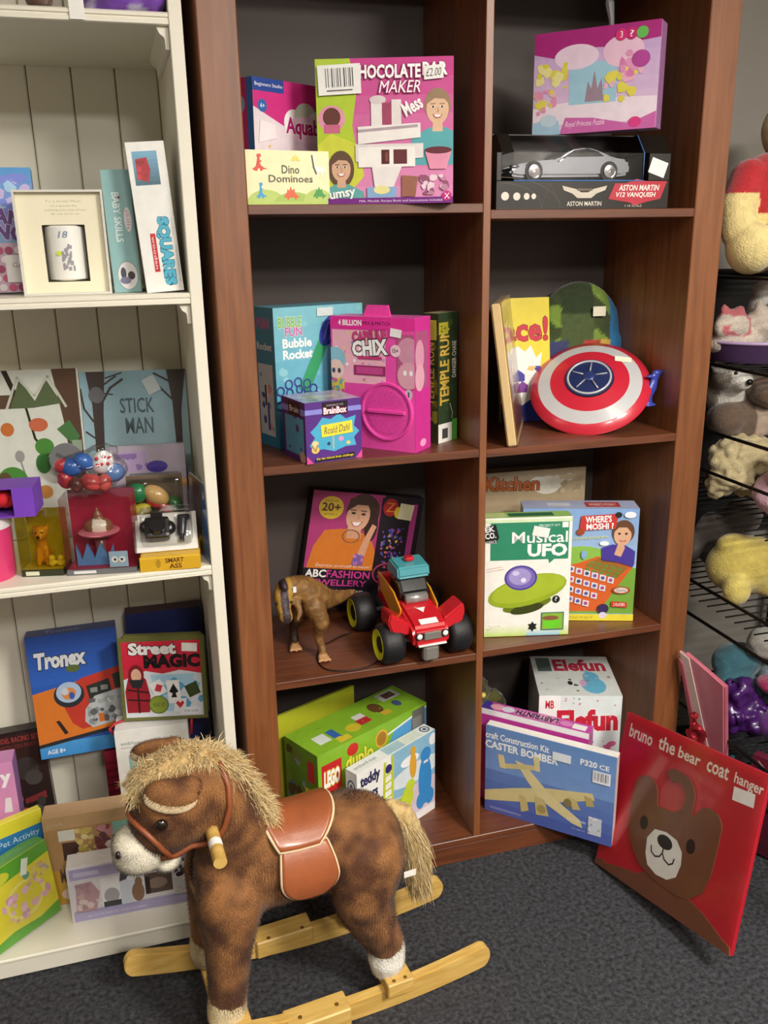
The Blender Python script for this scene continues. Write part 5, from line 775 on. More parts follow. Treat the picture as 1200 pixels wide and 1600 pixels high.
def fur(o,n,length,width,name,parent,colf,flow,seed=1,mat_=None):
    me=o.data; R=random.Random(seed); P=[(p.area,p) for p in me.polygons]; tot=sum(a for a,_ in P)
    V=[];Fc=[];C=[];N=[]; vs=me.vertices
    for a,p in P:
        k=n*a/tot; k=int(k)+(1 if R.random()<k-int(k) else 0)
        for _ in range(k):
            ids=p.vertices; w=[R.random() for _ in ids]; s=sum(w); q=Vector(); nn=p.normal
            for i,ww in zip(ids,w): q+=vs[i].co*(ww/s)
            f=flow(q,nn); f=f-nn*f.dot(nn)
            d=(nn*R.uniform(.45,.8)+f*.8+Vector((R.uniform(-.3,.3),R.uniform(-.3,.3),R.uniform(-.3,.3)))).normalized()
            sd=d.cross(nn); 
            if sd.length<1e-4: continue
            sd.normalize(); L=length*R.uniform(.6,1.2); i0=len(V)
            V+= [q-sd*width/2-nn*.001,q+sd*width/2-nn*.001,q+d*L]; Fc.append((i0,i0+1,i0+2)); c=colf(q); g=R.uniform(.82,1.18); C.append(tuple(x*g for x in c[:3])+(1,))
            m=(nn*.8+d*.35).normalized(); N+=[m,m,m]
    me2=bpy.data.meshes.new(name); me2.from_pydata(V,[],Fc); at=me2.color_attributes.new('Col','FLOAT_COLOR','CORNER'); buf=[]
    for c in C: buf+=list(c)*3
    at.data.foreach_set('color',buf); me2.polygons.foreach_set('use_smooth',[True]*len(Fc)); me2.normals_split_custom_set_from_vertices(N)
    f_=link(name,me2,parent,mat_ or FURM); f_['kind']='stuff'; return f_
FURM=colmat('fur_strands',.7,0,0,1,.05,30,.05)
def hflow(q,nn):
    k=noise.noise_vector(q*14); return Vector((.5,0,-.9))*.7+k*.9
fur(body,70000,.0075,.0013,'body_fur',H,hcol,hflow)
# muzzle, hooves
MZ=colmat('muzzle_plush',.9,0,.6,260,.08,60,.1)
b=MB('e4dcc8'); sq(b,(-.325,-.006,.470),(.058,.05,.046),(0,-.35,0)); sq(b,(-.335,-.006,.485),(.046,.046,.036)); sq(b,(-.283,-.006,.432),(.03,.034,.020)); mz=blob(b,'muzzle',MZ,H,.005,6)
fur(mz,7000,.006,.0012,'muzzle_fur',H,lambda q:lin('e0d8c4'),lambda q,n:noise.noise_vector(q*20)+Vector((.4,0,-.3)),5)
for s in(-1,1): MB('1a1512').ell((-.372,-.006+s*.028,.487),(.006,.006,.008)).obj('nostril',PLAST,H,True)
for s in(-1,1):
    MB('1b100a').ell((-.292,-.004+s*.0715,.557),(.012,.008,.0125)).obj('eye',mat('glass_eye','1a0e08',.06,coat=1,noise_amt=.02),H,True)
for x,c in((-.203,'d8c49a'),(.147,'ece8de')):
    for s in(-1,1):
        b=MB(c); lump_chain(b,[(x,s*.09,.122,.0405),(x-.002,s*.092,.10,.0415),(x-.004,s*.093,.086,.036)]); h_=blob(b,'hoof',MZ,H,.005,3); fur(h_,1800,.005,.0012,'hoof_fur',H,lambda q,c=c:lin(c),lambda q,n:Vector((0,0,-1)),9)
# ears
for s,(cx,cy,cz) in((-1,(-.268,-.068,.612)),(1,(-.275,.052,.640))):
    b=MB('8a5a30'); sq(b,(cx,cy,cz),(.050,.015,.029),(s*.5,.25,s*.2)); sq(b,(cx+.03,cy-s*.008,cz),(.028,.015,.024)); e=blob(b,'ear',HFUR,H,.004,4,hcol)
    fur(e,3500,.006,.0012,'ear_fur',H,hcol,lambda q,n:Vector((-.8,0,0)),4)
    b=MB('d8c09a'); sq(b,(cx-.003,cy+s*.002,cz-.007),(.051,.013,.0285),(s*.5,.25,s*.2)); blob(b,'ear_lining',MZ,e,.004,3)
# mane and tail in long strands
def strands(name,roots,n,colf,seed,width=.0018,segs=5):
    R=random.Random(seed); V=[];Fc=[];C=[]
    for i in range(n):
        p,d,L,grav=roots(R); p=Vector(p); d=Vector(d).normalized(); side=d.cross(Vector((R.uniform(-1,1),R.uniform(-1,1),R.uniform(-1,1))))
        if side.length<.1: continue
        side.normalize(); i0=len(V); st=L/segs; q=p.copy(); w=width*R.uniform(.7,1.3); curl=Vector((R.uniform(-1,1),R.uniform(-1,1),R.uniform(-1,1)))*.22
        for k in range(segs+1):
            ww=w*(1-k/segs*.8); V+=[q-side*ww,q+side*ww]
            d=(d+Vector((0,0,-grav))+curl*math.sin(k*1.3+i)).normalized(); q=q+d*st
        g=R.uniform(.7,1.2); c=colf(R); c=tuple(x*g for x in c[:3])+(1,)
        for k in range(segs): Fc.append((i0+2*k,i0+2*k+1,i0+2*k+3,i0+2*k+2)); C.append(c)
    me=bpy.data.meshes.new(name); me.from_pydata(V,[],Fc); at=me.color_attributes.new('Col','FLOAT_COLOR','CORNER'); buf=[]
    for c in C: buf+=list(c)*4
    at.data.foreach_set('color',buf); me.polygons.foreach_set('use_smooth',[True]*len(Fc)); o=link(name,me,H,FURM); return o
spine=[(-.325,.0,.585),(-.30,0,.62),(-.262,0,.637),(-.215,0,.643),(-.175,0,.628),(-.142,0,.595),(-.115,0,.545),(-.095,0,.50),(-.078,0,.465)]
def along(pts,t):
    t*=len(pts)-1; i=min(int(t),len(pts)-2); return Vector(pts[i]).lerp(Vector(pts[i+1]),t-i)
def mroot(R):
    t=R.random(); p=along(spine,t); s=R.uniform(-1,1)
    ww=.034 if t>.5 else .03; p=p+Vector((R.uniform(-.016,.012),s*ww,.012-abs(s)**2*.018)); out=Vector((.1-.5*(1-t)+R.uniform(-.7,.7),s*.6+R.uniform(-.6,.6),.8+R.uniform(-.5,.4)))
    if t>.45: out+=Vector((.6,0,-.2))
    return p,out,R.uniform(.016,.032)*(1.25 if t>.45 else .9),.3
TAN=['cfb27a','dcc492','bf9e66','e6d2a4']
def tanc(R): return lin(R.choice(TAN))
mb_=MB('a8834a'); 
for i in range(14): p=along(spine[1:],i/13); sq(mb_,(p.x+.003,0,p.z-.004),(.026,.037,.026))
mane=blob(mb_,'mane',colmat('mane_plush',.9,0,1,180,.25,90,.3),H,.006,4,lambda p:lin('c8a870') if noise.noise(p*60)>-.1 else lin('b08c54'),disp=.008)
so=strands('mane_strands',mroot,13000,tanc,3,.0011); so.parent=H; so['kind']='stuff'
ts=[(.196,0,.395),(.222,0,.375),(.24,0,.32),(.252,0,.25),(.262,0,.18)]
b=MB('b08c54')
for i in range(14):
    t=i/13; p=along(ts,t); sq(b,p,(.016+.020*math.sin(math.pi*min(1,t*.8+.1)),.018+.016*math.sin(math.pi*t*.9),.03))
blob(b,'tail',MATS['mane_plush'],H,.006,4,lambda p:lin('c8ac74') if noise.noise(p*50)>-.1 else lin('b4945c'),disp=.003)
def troot(R):
    t=R.random()**.8; p=along(ts,t*.85); a=R.uniform(0,6.283); r=R.uniform(.3,1)*.028*math.sin(math.pi*min(1,t+.15)*.8)
    r+=.006; return p+Vector((r*math.cos(a)*.9,r*math.sin(a),0)),(.2+R.uniform(-.12,.15)+.25*(1-t),R.uniform(-.12,.12),-1),R.uniform(.06,.10),.06
so=strands('tail_strands',troot,9000,tanc,8,.0011); so['kind']='stuff'
# saddle
LEA=mat('saddle_leather','9c5530',.42,noise_amt=.14,scale=16,coat=.25,bump=.1); PIP=mat('cream_piping','dcc8a2',.7,noise_amt=.05)
def sheet(name,xr,ph,rz,parent,nx=14,nphi=20,off=.006,bumpf=None):
    V=[];Fc=[]
    for j in range(nphi+1):
        f=ph[0]+(ph[1]-ph[0])*j/nphi; x0_,x1_=xr(f)
        for i in range(nx+1):
            x=x0_+(x1_-x0_)*i/nx; bz=bumpf(x,f) if bumpf else 0
            V.append((x,-(.096+off)*math.sin(f),.356+(.101+off+bz)*math.cos(f)))
    for j in range(nphi):
        for i in range(nx): a=j*(nx+1)+i; Fc.append((a,a+1,a+nx+2,a+nx+1))
    mb=MB(); mb.add(V,Fc); o=mb.obj(name,LEA,parent,True); md=o.modifiers.new('thick','SOLIDIFY'); md.thickness=.005; md.offset=-1
    edge=[V[i] for i in range(nx+1)]+[V[j*(nx+1)+nx] for j in range(1,nphi+1)]+[V[nphi*(nx+1)+i] for i in range(nx-1,-1,-1)]+[V[j*(nx+1)] for j in range(nphi-1,0,-1)]
    MB().tube(edge,.0042,8,closed=True).obj('piping',PIP,o,True); return o
def seatx(f):
    u=abs(f)/.88; return (-.100+.026*u**2, .060-.052*u**2.4)
sheet('saddle_seat',seatx,(-.88,.88),0,H,off=.009,bumpf=lambda x,f:(.020 if x<-.02 else .006)*((x+.02)/.07)**2*max(0,math.cos(f)))
def flapx(f,s):
    u=(abs(f)-.82)/1.1; u=max(0,min(1,u)); k=math.sqrt(max(0,1-max(0,(u-.55)/.45)**2)); c=-.022+.004*u; hw=(.046+.012*math.sin(u*2.2))*k; return (c-hw-.001,c+hw+.001)
for s in(1,-1): sheet('saddle_flap',lambda f:flapx(f,s),(s*.82,s*1.92),0,H,off=.006,nphi=18)
# girth, bridle
BRL=mat('bridle_leather','8a4a2a',.45,noise_amt=.1)
nb=[snap((-.30+.02*math.cos(a)*0-.035*math.sin(a*1.0)*0+ (-.028*math.cos(a)), -.004+.085*math.sin(a), .497+.055*math.cos(a)*1.0),.004) for a in [i*2*math.pi/28 for i in range(28)]]
MB().tube(nb,.0055,8,closed=True).obj('noseband',BRL,H,True)
for s in(-1,1):
    ck=[snap(p,.005) for p in((-.30,s*.06,.462),(-.265,s*.08,.452),(-.235,s*.085,.462),(-.205,s*.09,.485),(-.178,s*.09,.52),(-.162,s*.085,.56),(-.158,s*.07,.60),(-.166,s*.04,.63),(-.17,0,.645))]
    MB().tube(ck,.0058,8).obj('cheek_strap',BRL,H,True)
# handle
hd=MB().cyl((-.200,-.06,.512),(-.206,-.165,.512),.0125,n=20).obj('handle',PINE,H); smooth_by_angle(hd)
MB().cyl((-.200,.06,.512),(-.206,.165,.512),.0125,n=20).obj('handle',PINE,H)
q=MB('f2f0ea'); q.cyl((-.2025,-.105,.512),(-.2035,-.125,.512),.0129,n=20,caps=False); q.obj('price_sticker',MATTE,hd)
# rockers
def rock(x): return .30*x*x-.07*x+.0045
for s in(-1,1):
    xs=[-.36+.72*i/28 for i in range(29)]
    bot=[(x,rock(x)) for x in xs]; th=lambda x:.048+.010*min(1,abs(x)/.36)
    top=[(x,rock(x)+th(x)) for x in xs]
    tipR=[(.36+.022*math.sin(a),rock(.36)+th(.36)/2-.5*th(.36)*math.cos(a)) for a in [math.pi*k/7 for k in range(1,7)]]
    tipL=[(-.36-.022*math.sin(a),rock(-.36)+th(-.36)/2+.5*th(-.36)*math.cos(a)) for a in [math.pi*k/7 for k in range(1,7)]]
    yc=s*.118
    smooth_by_angle(MB().prism(bot+tipR+top[::-1]+tipL,yc-.011,yc+.011,bev=.002).obj('rocker',PINE,H))
    bx=MB().box((.125,yc-.030 if s<0 else yc-.035,rock(.15)+.0455),(.185,yc+.035 if s<0 else yc+.03,rock(.15)+.078),bev=.002).obj('foot_block',PINE,H)
    MB().box((-.235,yc-.03,rock(-.2)+.050),(-.165,yc+.03,rock(-.2)+.072),bev=.002).obj('foot_block',PINE,H)
    fr=MB().box((-.095,yc-(.034 if s<0 else .02),.018),(.04,yc+(.02 if s<0 else .034),.062),bev=.003).obj('foot_rest',PINE,H)
    for x in(-.065,.015): MB().cyl((x,yc-.012,.0615),(x,yc-.012,.0632),.0045,n=12).obj('bolt',mat('bolt_hole','6a4a1c',.5),fr)
    for x in(.142,.168): MB().cyl((x,yc-.02,rock(.15)+.0775),(x,yc-.02,rock(.15)+.0792),.004,n=12).obj('bolt',MATS['bolt_hole'],bx)
for x in(-.205,): MB().box((x-.02,-.107,rock(x)+.012),(x+.02,.107,rock(x)+.03),bev=.002).obj('crossbar',PINE,H)
tg=MB('efece4'); tg.box((.196,-.075,.275),(.224,-.074,.29),Matrix.Identity(4)); o=tg.obj('care_tag',MATTE,H)
# ================================================================== monster truck
dirv=Vector((.40-.375,.245-.035,0)); yaw=math.atan2(-(.03),.22)
T=thing('toy_monster_truck','red toy monster truck with big black tyres and yellow hubs','toy truck',(.371,.033,.6034),(0,0,math.radians(3.5)))
RED=mat('red_plastic','c8202a',.25,coat=.6,noise_amt=.04); TEAL=mat('teal_plastic','4a9aa4',.35,noise_amt=.04); GREY=mat('grey_plastic','7a7670',.4,noise_amt=.05); YEL=mat('yellow_hub','dce02c',.35,noise_amt=.03); ORG=mat('orange_plastic','e09a24',.35,noise_amt=.1); TYR=mat('tyre_rubber','17161a',.55,bump=.2,bscale=80)
R90=Matrix.Rotation(math.pi/2,4,'Z')   # profile x -> +y
def side(pts,w0,w1,bev=.006): return MB().prism(pts,w0,w1,Matrix.Rotation(math.pi/2,4,'Z')@Matrix.Scale(-1,4,(0,1,0)),bev=bev)
def sideo(name,pts,w0,w1,m,bev=.006):
    o=side(pts,w0,w1,bev).obj(name,m,T); b2=bmesh.new(); b2.from_mesh(o.data); bmesh.ops.recalc_face_normals(b2,faces=b2.faces[:]); b2.to_mesh(o.data); b2.free(); return smooth_by_angle(o,40)
sideo('hood',[(-.058,.050),(-.064,.075),(-.052,.100),(-.02,.112),(.055,.130),(.06,.06)],-.046,.046,RED,.008)
sideo('rear_body',[(.055,.06),(.055,.128),(.09,.122),(.15,.150),(.20,.158),(.205,.085)],-.045,.045,RED,.006)
for s in(-1,1):
    sideo('flame_panel',[(.03,.085),(.02,.122),(.07,.150),(.13,.160),(.18,.165),(.16,.12),(.09,.09)],s*.0462-(.004 if s<0 else 0),s*.0462+(.004 if s>0 else 0),ORG,.001)
    o=MB().prism([(0,0),(.02,.012),(.052,.034),(.058,.01),(.05,-.016),(.03,-.024),(.004,-.03)],-.03,.03,bev=.004); f_=o.obj('fender',RED,T); f_.location=(s*.042,-.002,.105); f_.scale=(s,1,1); smooth_by_angle(f_)
    MB('f2f2f0').ell((s*.033,-.0625,.083),(.0075,.004,.0075)).obj('headlight',PLAST,T,True); 
    MB('1a1a1a').tube([(s*.033+.0085*math.cos(a),-.063,.083+.0085*math.sin(a)) for a in [i*.5236 for i in range(12)]],.0018,6,closed=True).obj('headlight_rim',PLAST,T,True)
sideo('cab_glass',[(.05,.128),(.045,.150),(.068,.185),(.12,.19),(.135,.13)],-.037,.037,DG,.006)
sideo('cab_roof',[(.058,.182),(.052,.190),(.058,.214),(.12,.222),(.14,.19),(.135,.183)],-.042,.042,TEAL,.006)
sideo('light_bar',[(.08,.2195),(.08,.230),(.098,.2315),(.1,.2195)],-.012,.012,RED,.003)
MB().cyl((-.028,.044,.137),(.028,.044,.137),.013,n=18).obj('air_intake',mat('silver_plastic','b0aeac',.3,metal=.5),T,True)
MB().box((-.022,-.0665,.072),(.022,-.060,.092),bev=.002).obj('grille',GREY,T); MB().box((-.036,-.066,.056),(.036,-.058,.060),bev=.001).obj('bumper_strip',LFR,T)
MB().box((-.02,-.06,.012),(.02,-.035,.052),bev=.006).obj('tow_bumper',GREY,T)
q=MB('f2f0ee'); Mh=Matrix.Translation((0,-.036,.1085))@Matrix.Rotation(.36,4,'X'); q.box((-.023,-.010,0),(.023,.008,.0006),Mh); q.obj('price_sticker',MATTE,T)
q=MB('f4f2f0'); Mh=Matrix.Translation((0,.005,.1195))@Matrix.Rotation(.24,4,'X'); q.add([(-.012,.010,.0009),(.012,.010,.0009),(0,-.010,.0009)],[(0,2,1)],Mh); q.obj('emblem',PLAST,T)
MB().box((-.03,-.04,.038),(.03,.2,.062),bev=.003).obj('chassis',TYR,T)
tp=[(.018,.0),(.040,.001),(.047,.006),(.050,.014),(.050,.046),(.047,.054),(.041,.059),(.038,.058),(.037,.048),(.0,.048)]
for y in(0,.205):
    MB().cyl((-.05,y,.05),(.05,y,.05),.006,n=10).obj('axle',GREY,T,True)
    for s in(-1,1):
        M_=Matrix.Translation((s*.058,y,.05))@Matrix.Rotation(s*math.pi/2,4,'Y'); b=MB(); b.lathe(tp,32,M_); b.cyl((0,0,.001),(0,0,.055),.02,n=16,M=M_)
        for k in range(18):
            a=2*math.pi*k/18; b.box((-.004,-.010,.012),(.0015,.010,.048),M_@Matrix.Rotation(a,4,'Z')@Matrix.Translation((.0505,0,0)),bev=.001) if 0 else None
        w_o=b.obj('wheel',TYR,T); smooth_by_angle(w_o,40)
        h_=MB(); h_.lathe([(0,.053),(.010,.053),(.012,.0505),(.026,.0505),(.030,.052),(.035,.058),(.0375,.0595),(.0385,.0575)],28,M_); smooth_by_angle(h_.obj('hub',YEL,w_o),50)
# ================================================================== toy dinosaur and cable
D=thing('toy_dinosaur','tan and brown plastic toy dinosaur facing left','toy dinosaur',(.108,.14,.6034)); D.scale=(.93,.93,.9)
b=MB('9a7440'); lump_chain(b,[(-.068,-.075,.140,.012),(-.072,-.062,.165,.019),(-.070,-.045,.195,.025),(-.058,-.03,.212,.026),(-.035,-.015,.205,.032),(-.005,0,.185,.042),(.022,.01,.160,.044),(.052,.03,.140,.032),(.09,.055,.128,.022),(.13,.085,.122,.013),(.155,.10,.122,.006)])
b.ell((-.069,-.072,.150),(.018,.016,.022)); b.ell((-.067,-.05,.226),(.010,.02,.014))
lump_chain(b,[(.012,-.03,.15,.032),(.028,-.045,.105,.022),(.020,-.03,.065,.014),(.028,-.035,.025,.011),(.026,-.055,.012,.011)]); lump_chain(b,[(-.01,.035,.14,.030),(-.02,.045,.09,.02),(-.028,.06,.05,.013),(-.03,.045,.012,.013),(-.032,.03,.01,.010)])
for dx in(-.014,0,.014): lump_chain(b,[(.026+dx*.5,-.055,.010,.0075),(.026+dx,-.078,.007,.005)]); lump_chain(b,[(-.032+dx*.5,.03,.009,.0075),(-.034+dx,.008,.007,.005)])
lump_chain(b,[(-.035,-.045,.175,.012),(-.03,-.06,.15,.008),(-.04,-.072,.135,.006)])
def dcol(p):
    if p.z<.018: return lin('b88a5c')
    if p.x<-.045 and p.z>.12 and abs(p.x+.068)<.010: return lin('3c2e34')
    if p.x<-.045 and p.z>.12: return lin('b08a3e')
    if p.y>.03 and p.z<.12 and p.x<.01: return lin('3a2a1c')
    k=noise.noise(p*45); return lin('8a6434') if k>.1 else lin('75522a')
blob(b,'body',colmat('dull_plastic',.55,0,.2,200),D,.0042,3,dcol,disp=.0018,dscale=160)
for s in(-1,1): MB('1a120c').ell((-.071+s*.019,-.068,.185),(.004,.004,.004),sub=2).obj('eye',PLAST,D,True)
MB('ecebe6').box((-.045,-.056,.205),(-.036,-.054,.222),bev=.0005).obj('price_sticker',MATTE,D)
pts=[(.238,.215),(.21,.205),(.179,.184),(.138,.151),(.118,.09),(.126,.035),(.165,.012),(.213,.012),(.25,.03),(.262,.055)]
cp=[]
for i in range(len(pts)-1):
    for k in range(6):
        t=k/6; p0=Vector(pts[max(i-1,0)]);p1=Vector(pts[i]);p2=Vector(pts[i+1]);p3=Vector(pts[min(i+2,len(pts)-1)])
        q=.5*((2*p1)+(p2-p0)*t+(2*p0-5*p1+4*p2-p3)*t*t+(3*p1-p0-3*p2+p3)*t**3); cp.append((q.x,q.y,.6052))
tag(MB().tube(cp,.0018,8).obj('cable',mat('black_cable','121011',.5),None,True),'thin black cable looped on the shelf between dinosaur and truck','cable')
# ================================================================== plush toys on the wire rack
def plush(name,label,loc,lumps,col,voxel=.008,sm=5,disp=.0,ds=50,cat='plush toy',colfn=None,extra=(),m=None):
    t=thing(name,label,cat,loc); b=MB(col)
    for l in lumps:
        if isinstance(l[1],tuple): b.ell(l[0],l[1],l[2] if len(l)>2 else (0,0,0),sub=3)
        else: lump_chain(b,l[0])
    blob(b,'body',m or PLUSH,t,voxel,sm,colfn,disp=disp,dscale=ds)
    for n,c,r,k in extra: MB(k).ell(c,r).obj(n,PLAST,t,True)
    return t
BEARV=.0045
t=plush('yellow_bear','big yellow plush bear in a red top on the highest rack shelf','' or (1.26,.06,1.4895),
 [((0,0,.16),(.10,.085,.12)),((.085,.01,.33),(.095,.085,.085)),((.012,.01,.405),(.03,.02,.032)),((.145,.01,.405),(.03,.02,.032)),((.08,-.06,.31),(.04,.035,.03)),((.05,.0,.24),(.07,.06,.06)),([(-.065,-.01,.22,.045),(-.11,-.035,.15,.042),(-.115,-.06,.10,.044)],0),([(.07,-.01,.22,.045),(.12,-.05,.13,.042)],0),((-.10,-.085,.062),(.055,.06,.06)),((-.02,-.10,.068),(.06,.06,.066)),((-.05,-.04,.06),(.06,.06,.058)),((.06,-.08,.062),(.055,.07,.06))],
 'd8c070',colfn=lambda p:lin('b01c26') if (.115<p.z<.285 and p.y>-.085 and (p.x>-.07 or p.z>.185) and not(p.z<.14 and p.y<-.03)) else lin('dcc888'),voxel=.0045,sm=8,extra=[('eye',(.045,-.068,.345),.007,'171210'),('eye',(.115,-.068,.345),.007,'171210'),('nose',(.08,-.095,.32),(.014,.008,.01),'171210')])
plush('white_paw_toy','white plush toy tucked beneath the yellow bear','' or (1.335,.13,1.275),[((0,0,.05),(.05,.05,.05)),((0,-.01,.12),(.045,.045,.05)),((-.02,-.02,.175),(.028,.025,.02)),((.03,-.02,.17),(.025,.025,.025))],'d8d4cc')
PURT=mat('purple_plastic_tub','4a3458',.4,noise_amt=.05)
t=thing('purple_tub','purple plastic tub with a pale rim holding plush toys on the rack','tub',(1.345,.1,1.2765)); b=MB(); b.lathe([(0,.004),(.15,.004),(.165,.05),(.162,.05),(.148,.0),(0,0)],40,Matrix.Diagonal((1.15,.9,1,1))); smooth_by_angle(b.obj('bowl',PURT,t)); MB().tube([(.1875*math.cos(a),.147*math.sin(a),.05) for a in [i*math.pi/24 for i in range(48)]],.0045,8,closed=True).obj('rim',mat('lilac_rim','b8a0c8',.4),t,True)
plush('pink_white_cat','pink and white plush cat lying in the purple tub','' or (1.262,.09,1.2825),[((-.03,0,.04),(.085,.055,.04)),((-.06,-.02,.085),(.045,.04,.038)),((-.09,-.03,.08),(.03,.02,.025)),((.03,-.02,.085),(.05,.042,.04)),((.01,-.03,.125),(.016,.012,.02)),((.06,-.02,.125),(.016,.012,.02)),((-.085,-.02,.12),(.014,.01,.018)),((-.04,-.02,.118),(.014,.01,.018))],'cdbcae',colfn=lambda p:lin('c86a70') if (p.x<-.02 and p.z>.06 and noise.noise(p*18)>-.15) else lin('d0c2b4'))
plush('magenta_toy','shiny magenta and purple toy at the right of the purple tub','' or (1.425,.06,1.283),[((0,0,.06),(.05,.05,.06)),((-.01,0,.13),(.05,.045,.05)),((-.02,-.03,.06),(.03,.03,.05))],'a83a88',colfn=lambda p:lin('b83aa0') if p.z<.09 else lin('9a2438'),m=GLOSS)
plush('badger_toy','grey and white plush badger with a black nose under the purple tub','' or (1.235,.105,1.12),[((.02,.03,.06),(.06,.06,.06)),((0,-.01,.115),(.05,.05,.045)),((.0,-.05,.105),(.028,.03,.024)),((.05,-.02,.14),(.018,.014,.018)),((-.04,-.0,.145),(.018,.014,.02)),((.05,-.03,.12),(.04,.03,.016))],'b8b0a4',colfn=lambda p:lin('dcd8d0') if (abs(p.x)<.028 or p.z>.13) and p.y<.02 else lin('8a8074'),extra=[('nose',(.0,-.082,.108),(.009,.007,.008),'120f0e'),('eye',(-.02,-.052,.128),.005,'120f0e'),('eye',(.022,-.05,.128),.005,'120f0e')])
plush('brown_otter','brown plush animal lying next to the badger toy','' or (1.345,.09,1.14),[((0,0,.06),(.08,.06,.055)),((-.03,-.05,.05),(.05,.035,.035)),((.05,-.03,.09),(.05,.045,.04))],'6a5444',disp=.004)
plush('taupe_dog','taupe plush dog with a pale ear above the cream curly toy','' or (1.275,.11,1.035),[((0,0,.085),(.085,.065,.06)),((.04,-.045,.075),(.03,.025,.05),(0,.5,0)),((-.05,-.03,.09),(.045,.045,.045)),((.075,-.02,.07),(.04,.04,.04))],'7c6858',colfn=lambda p:lin('b8a290') if p.x>.015 and p.x<.07 and p.y<-.045 else lin('6c5848'))
plush('cream_poodle','cream curly plush toy behind the middle wire rails','' or (1.265,.06,.915),[((0,0,.11),(.095,.06,.06)),((-.05,-.02,.075),(.05,.05,.045)),((.05,-.02,.09),(.06,.05,.05)),((-.02,-.04,.06),(.03,.03,.03)),((-.075,-.01,.04),(.03,.03,.035)),((.03,0,.03),(.05,.04,.03))],'c4b48a',voxel=.006,sm=2,disp=.014,ds=55)
plush('tan_puppy','small tan plush toy below the cream curly toy','' or (1.30,.17,.8935),[((0,0,.03),(.06,.05,.03)),((-.03,-.02,.055),(.04,.035,.03)),((.04,-.03,.04),(.03,.03,.03))],'8a6a44',disp=.004)
plush('pink_rabbit','pale pink plush rabbit at the right edge behind the wire rails','' or (1.312,-.05,.8935),[((0,0,.06),(.08,.065,.06)),((.0,-.03,.12),(.065,.055,.05)),((-.055,-.02,.05),(.035,.04,.03)),((-.04,-.03,.03),(.03,.04,.025)),((.03,-.02,.17),(.02,.015,.04))],'cda0b0',disp=.004)
plush('brown_round_toy','dark brown round plush head resting on the pink rabbit','' or (1.268,-.085,.97),[((0,0,.08),(.036,.034,.036)),((0,.0,.03),(.03,.028,.03))],'4a2c1c')
plush('grey_elephant','grey plush toy behind the yellow toy on the rack','' or (1.335,.19,.6495),[((0,0,.10),(.09,.06,.09)),((-.07,-.03,.15),(.045,.03,.045)),((-.11,-.02,.10),(.025,.025,.05)),((.04,-.02,.17),(.06,.05,.05))],'6a625e',disp=.003)
plush('yellow_duckling','pale yellow plush toy lying on the lower rack shelf','' or (1.29,.03,.6495),[((0,0,.082),(.115,.085,.08)),((-.045,.0,.145),(.05,.04,.03)),((-.075,-.065,.045),(.038,.035,.045)),((.06,-.05,.04),(.07,.04,.038))],'d0bc60',colfn=lambda p:lin('d8c46a') if p.x<-.05 and p.y<-.03 and p.z<.09 else lin('cbb65c'))
# lower part of the rack: packs, bags and plush
plush('teal_toy','teal plush toy on the lowest rack shelf','' or (1.36,.11,.2255),[((0,0,.07),(.09,.07,.07)),((0,0,.17),(.075,.06,.055)),((-.03,-.03,.12),(.06,.05,.05))],'3a6a78',disp=.003)
plush('pale_blue_toy','pale grey blue plush toy beside the teal toy','' or (1.50,.10,.2255),[((0,0,.06),(.07,.06,.06)),((-.02,-.02,.12),(.06,.05,.045)),((.03,0,.15),(.04,.03,.04))],'8a9aa4',disp=.003)
plush('white_grey_toy','white and grey plush toy lying on top of the teal toy','' or (1.42,.06,.425),[((0,0,.03),(.07,.05,.03)),((-.03,-.01,.06),(.045,.035,.04))],'a8a49c',disp=.004)
plush('dark_purple_bag','crumpled dark purple foil bag hanging in the lower rack','' or (1.315,.03,.2255),[((0,0,.07),(.075,.05,.07)),((.03,-.03,.05),(.06,.05,.05)),((-.01,-.01,.12),(.05,.04,.05))],'4a2068',voxel=.006,sm=1,disp=.02,ds=38,cat='bag',m=PLAST)
plush('violet_toy','bright violet plush ball toy in the lower rack','' or (1.385,-.06,.2255),[((0,0,.05),(.06,.05,.05)),((-.03,-.04,.05),(.03,.03,.03)),((.06,0,.06),(.05,.05,.05))],'7a2a9a')
plush('magenta_cushion','flat magenta cushion at the right edge of the lower rack','' or (1.44,-.01,.335),[((0,0,.02),(.09,.08,.025),(0,.2,0)),((.02,0,.035),(.06,.06,.02),(0,.2,0))],'b81c60',cat='cushion')
plush('dusty_pink_toy','dusty pink plush toy low down at the right edge behind the red pack','' or (1.33,-.13,.0),[((0,0,.07),(.07,.06,.07)),((0,-.02,.16),(.06,.05,.055)),((-.04,-.03,.12),(.04,.035,.04))],'b88a90',disp=.004)
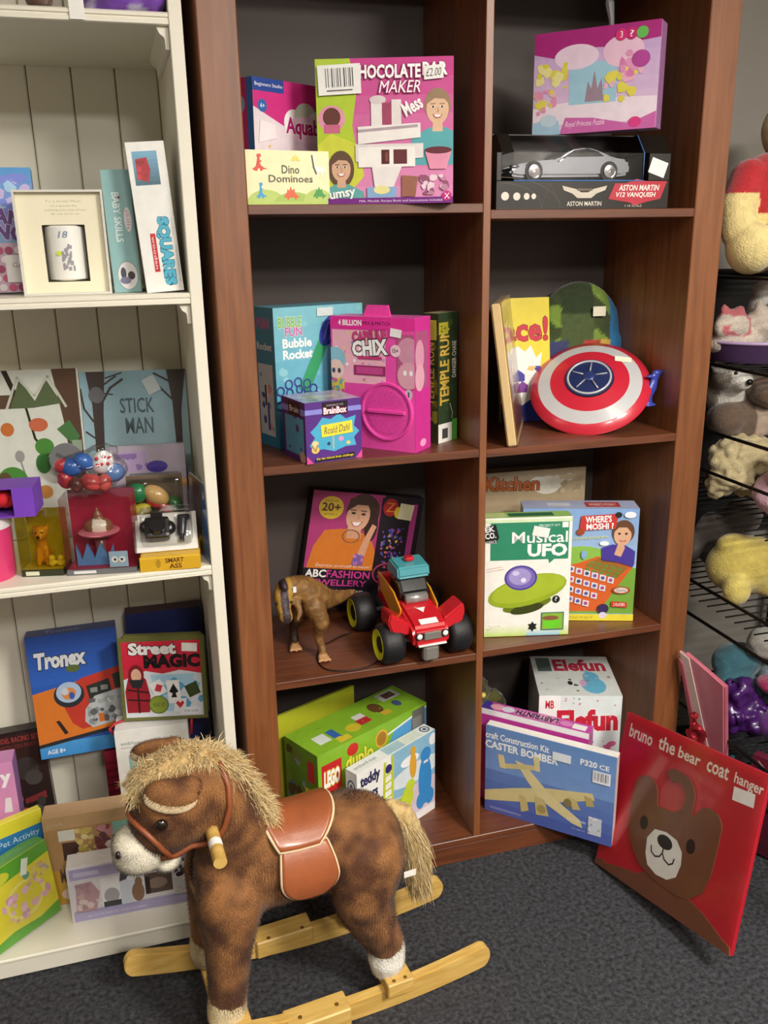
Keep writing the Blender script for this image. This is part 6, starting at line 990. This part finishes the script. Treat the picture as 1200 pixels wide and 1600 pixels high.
t=thing('pink_gift_bag','tall folded pink and white paper gift bag beside the bookcase','gift bag',(1.158,-.004,.0),Matrix.Rotation(math.radians(-76),3,'Z')@Matrix.Rotation(math.radians(9.5),3,'X'))
for nm,c,pl,ya,yb in(('front_panel','d07a8a',[(.085,0),(.125,0),(.135,.50),(.045,.535),(.0,.545),(.06,.25)],-.004,.0),('white_panel','e2ccc4',[(.075,.0),(.10,.0),(.085,.28),(.03,.535),(.0,.545),(.05,.25)],-.0075,-.0045),('fold_panel','b8566c',[(.07,.0),(.088,.0),(.06,.26),(.012,.51),(.0,.525),(.045,.24)],-.011,-.008),('back_panel','c86a7c',[(.09,0),(.13,0),(.138,.495),(.04,.53),(.012,.54),(.07,.25)],.0005,.012)):
    q=MB(c); q.prism(pl,ya,yb); q.obj(nm,GLOSS,t)
t=carton('maroon_gift_bag','dark maroon paper bag behind the red hanger pack','gift bag',(1.19,-.16,.0),(-60,4,-4),(.16,.27,.03),('5a1a2c','3c1220','6a2034'),{'F':[('g',0,0,1,1,'4a1424','6a2034'),('l',[(.1,.95),(.9,.6)],.012,'b8a0a0'),('l',[(.1,.9),(.9,.55)],.006,'8a5a64')]},GLOSS)
t=thing('foil_wrapping','crumpled red, gold and teal foil wrapping between bookcase and gift bag','wrapping',(1.128,-.05,.0))
def crumple(nm,pts,col,seed):
    R=random.Random(seed); b=MB(col); lump_chain(b,pts); o=blob(b,nm,mat('foil_'+nm,col,.22,metal=.75,noise_amt=.2,scale=60),t,.007,0,disp=.016,dscale=48); o.data.polygons.foreach_set('use_smooth',[False]*len(o.data.polygons))
crumple('red_foil',[(0,0,.03,.022),(.002,-.01,.12,.028),(-.002,-.012,.22,.030),(-.006,-.012,.31,.028),(-.006,-.006,.37,.022),(.002,0,.40,.012)],'c83c48',1)
crumple('gold_foil',[(-.016,.012,.385,.008),(-.012,.008,.41,.010),(-.002,.0,.425,.006)],'c8a030',2)
crumple('teal_foil',[(.028,-.10,.12,.016),(.034,-.10,.20,.018),(.04,-.098,.262,.012)],'3a9494',3)
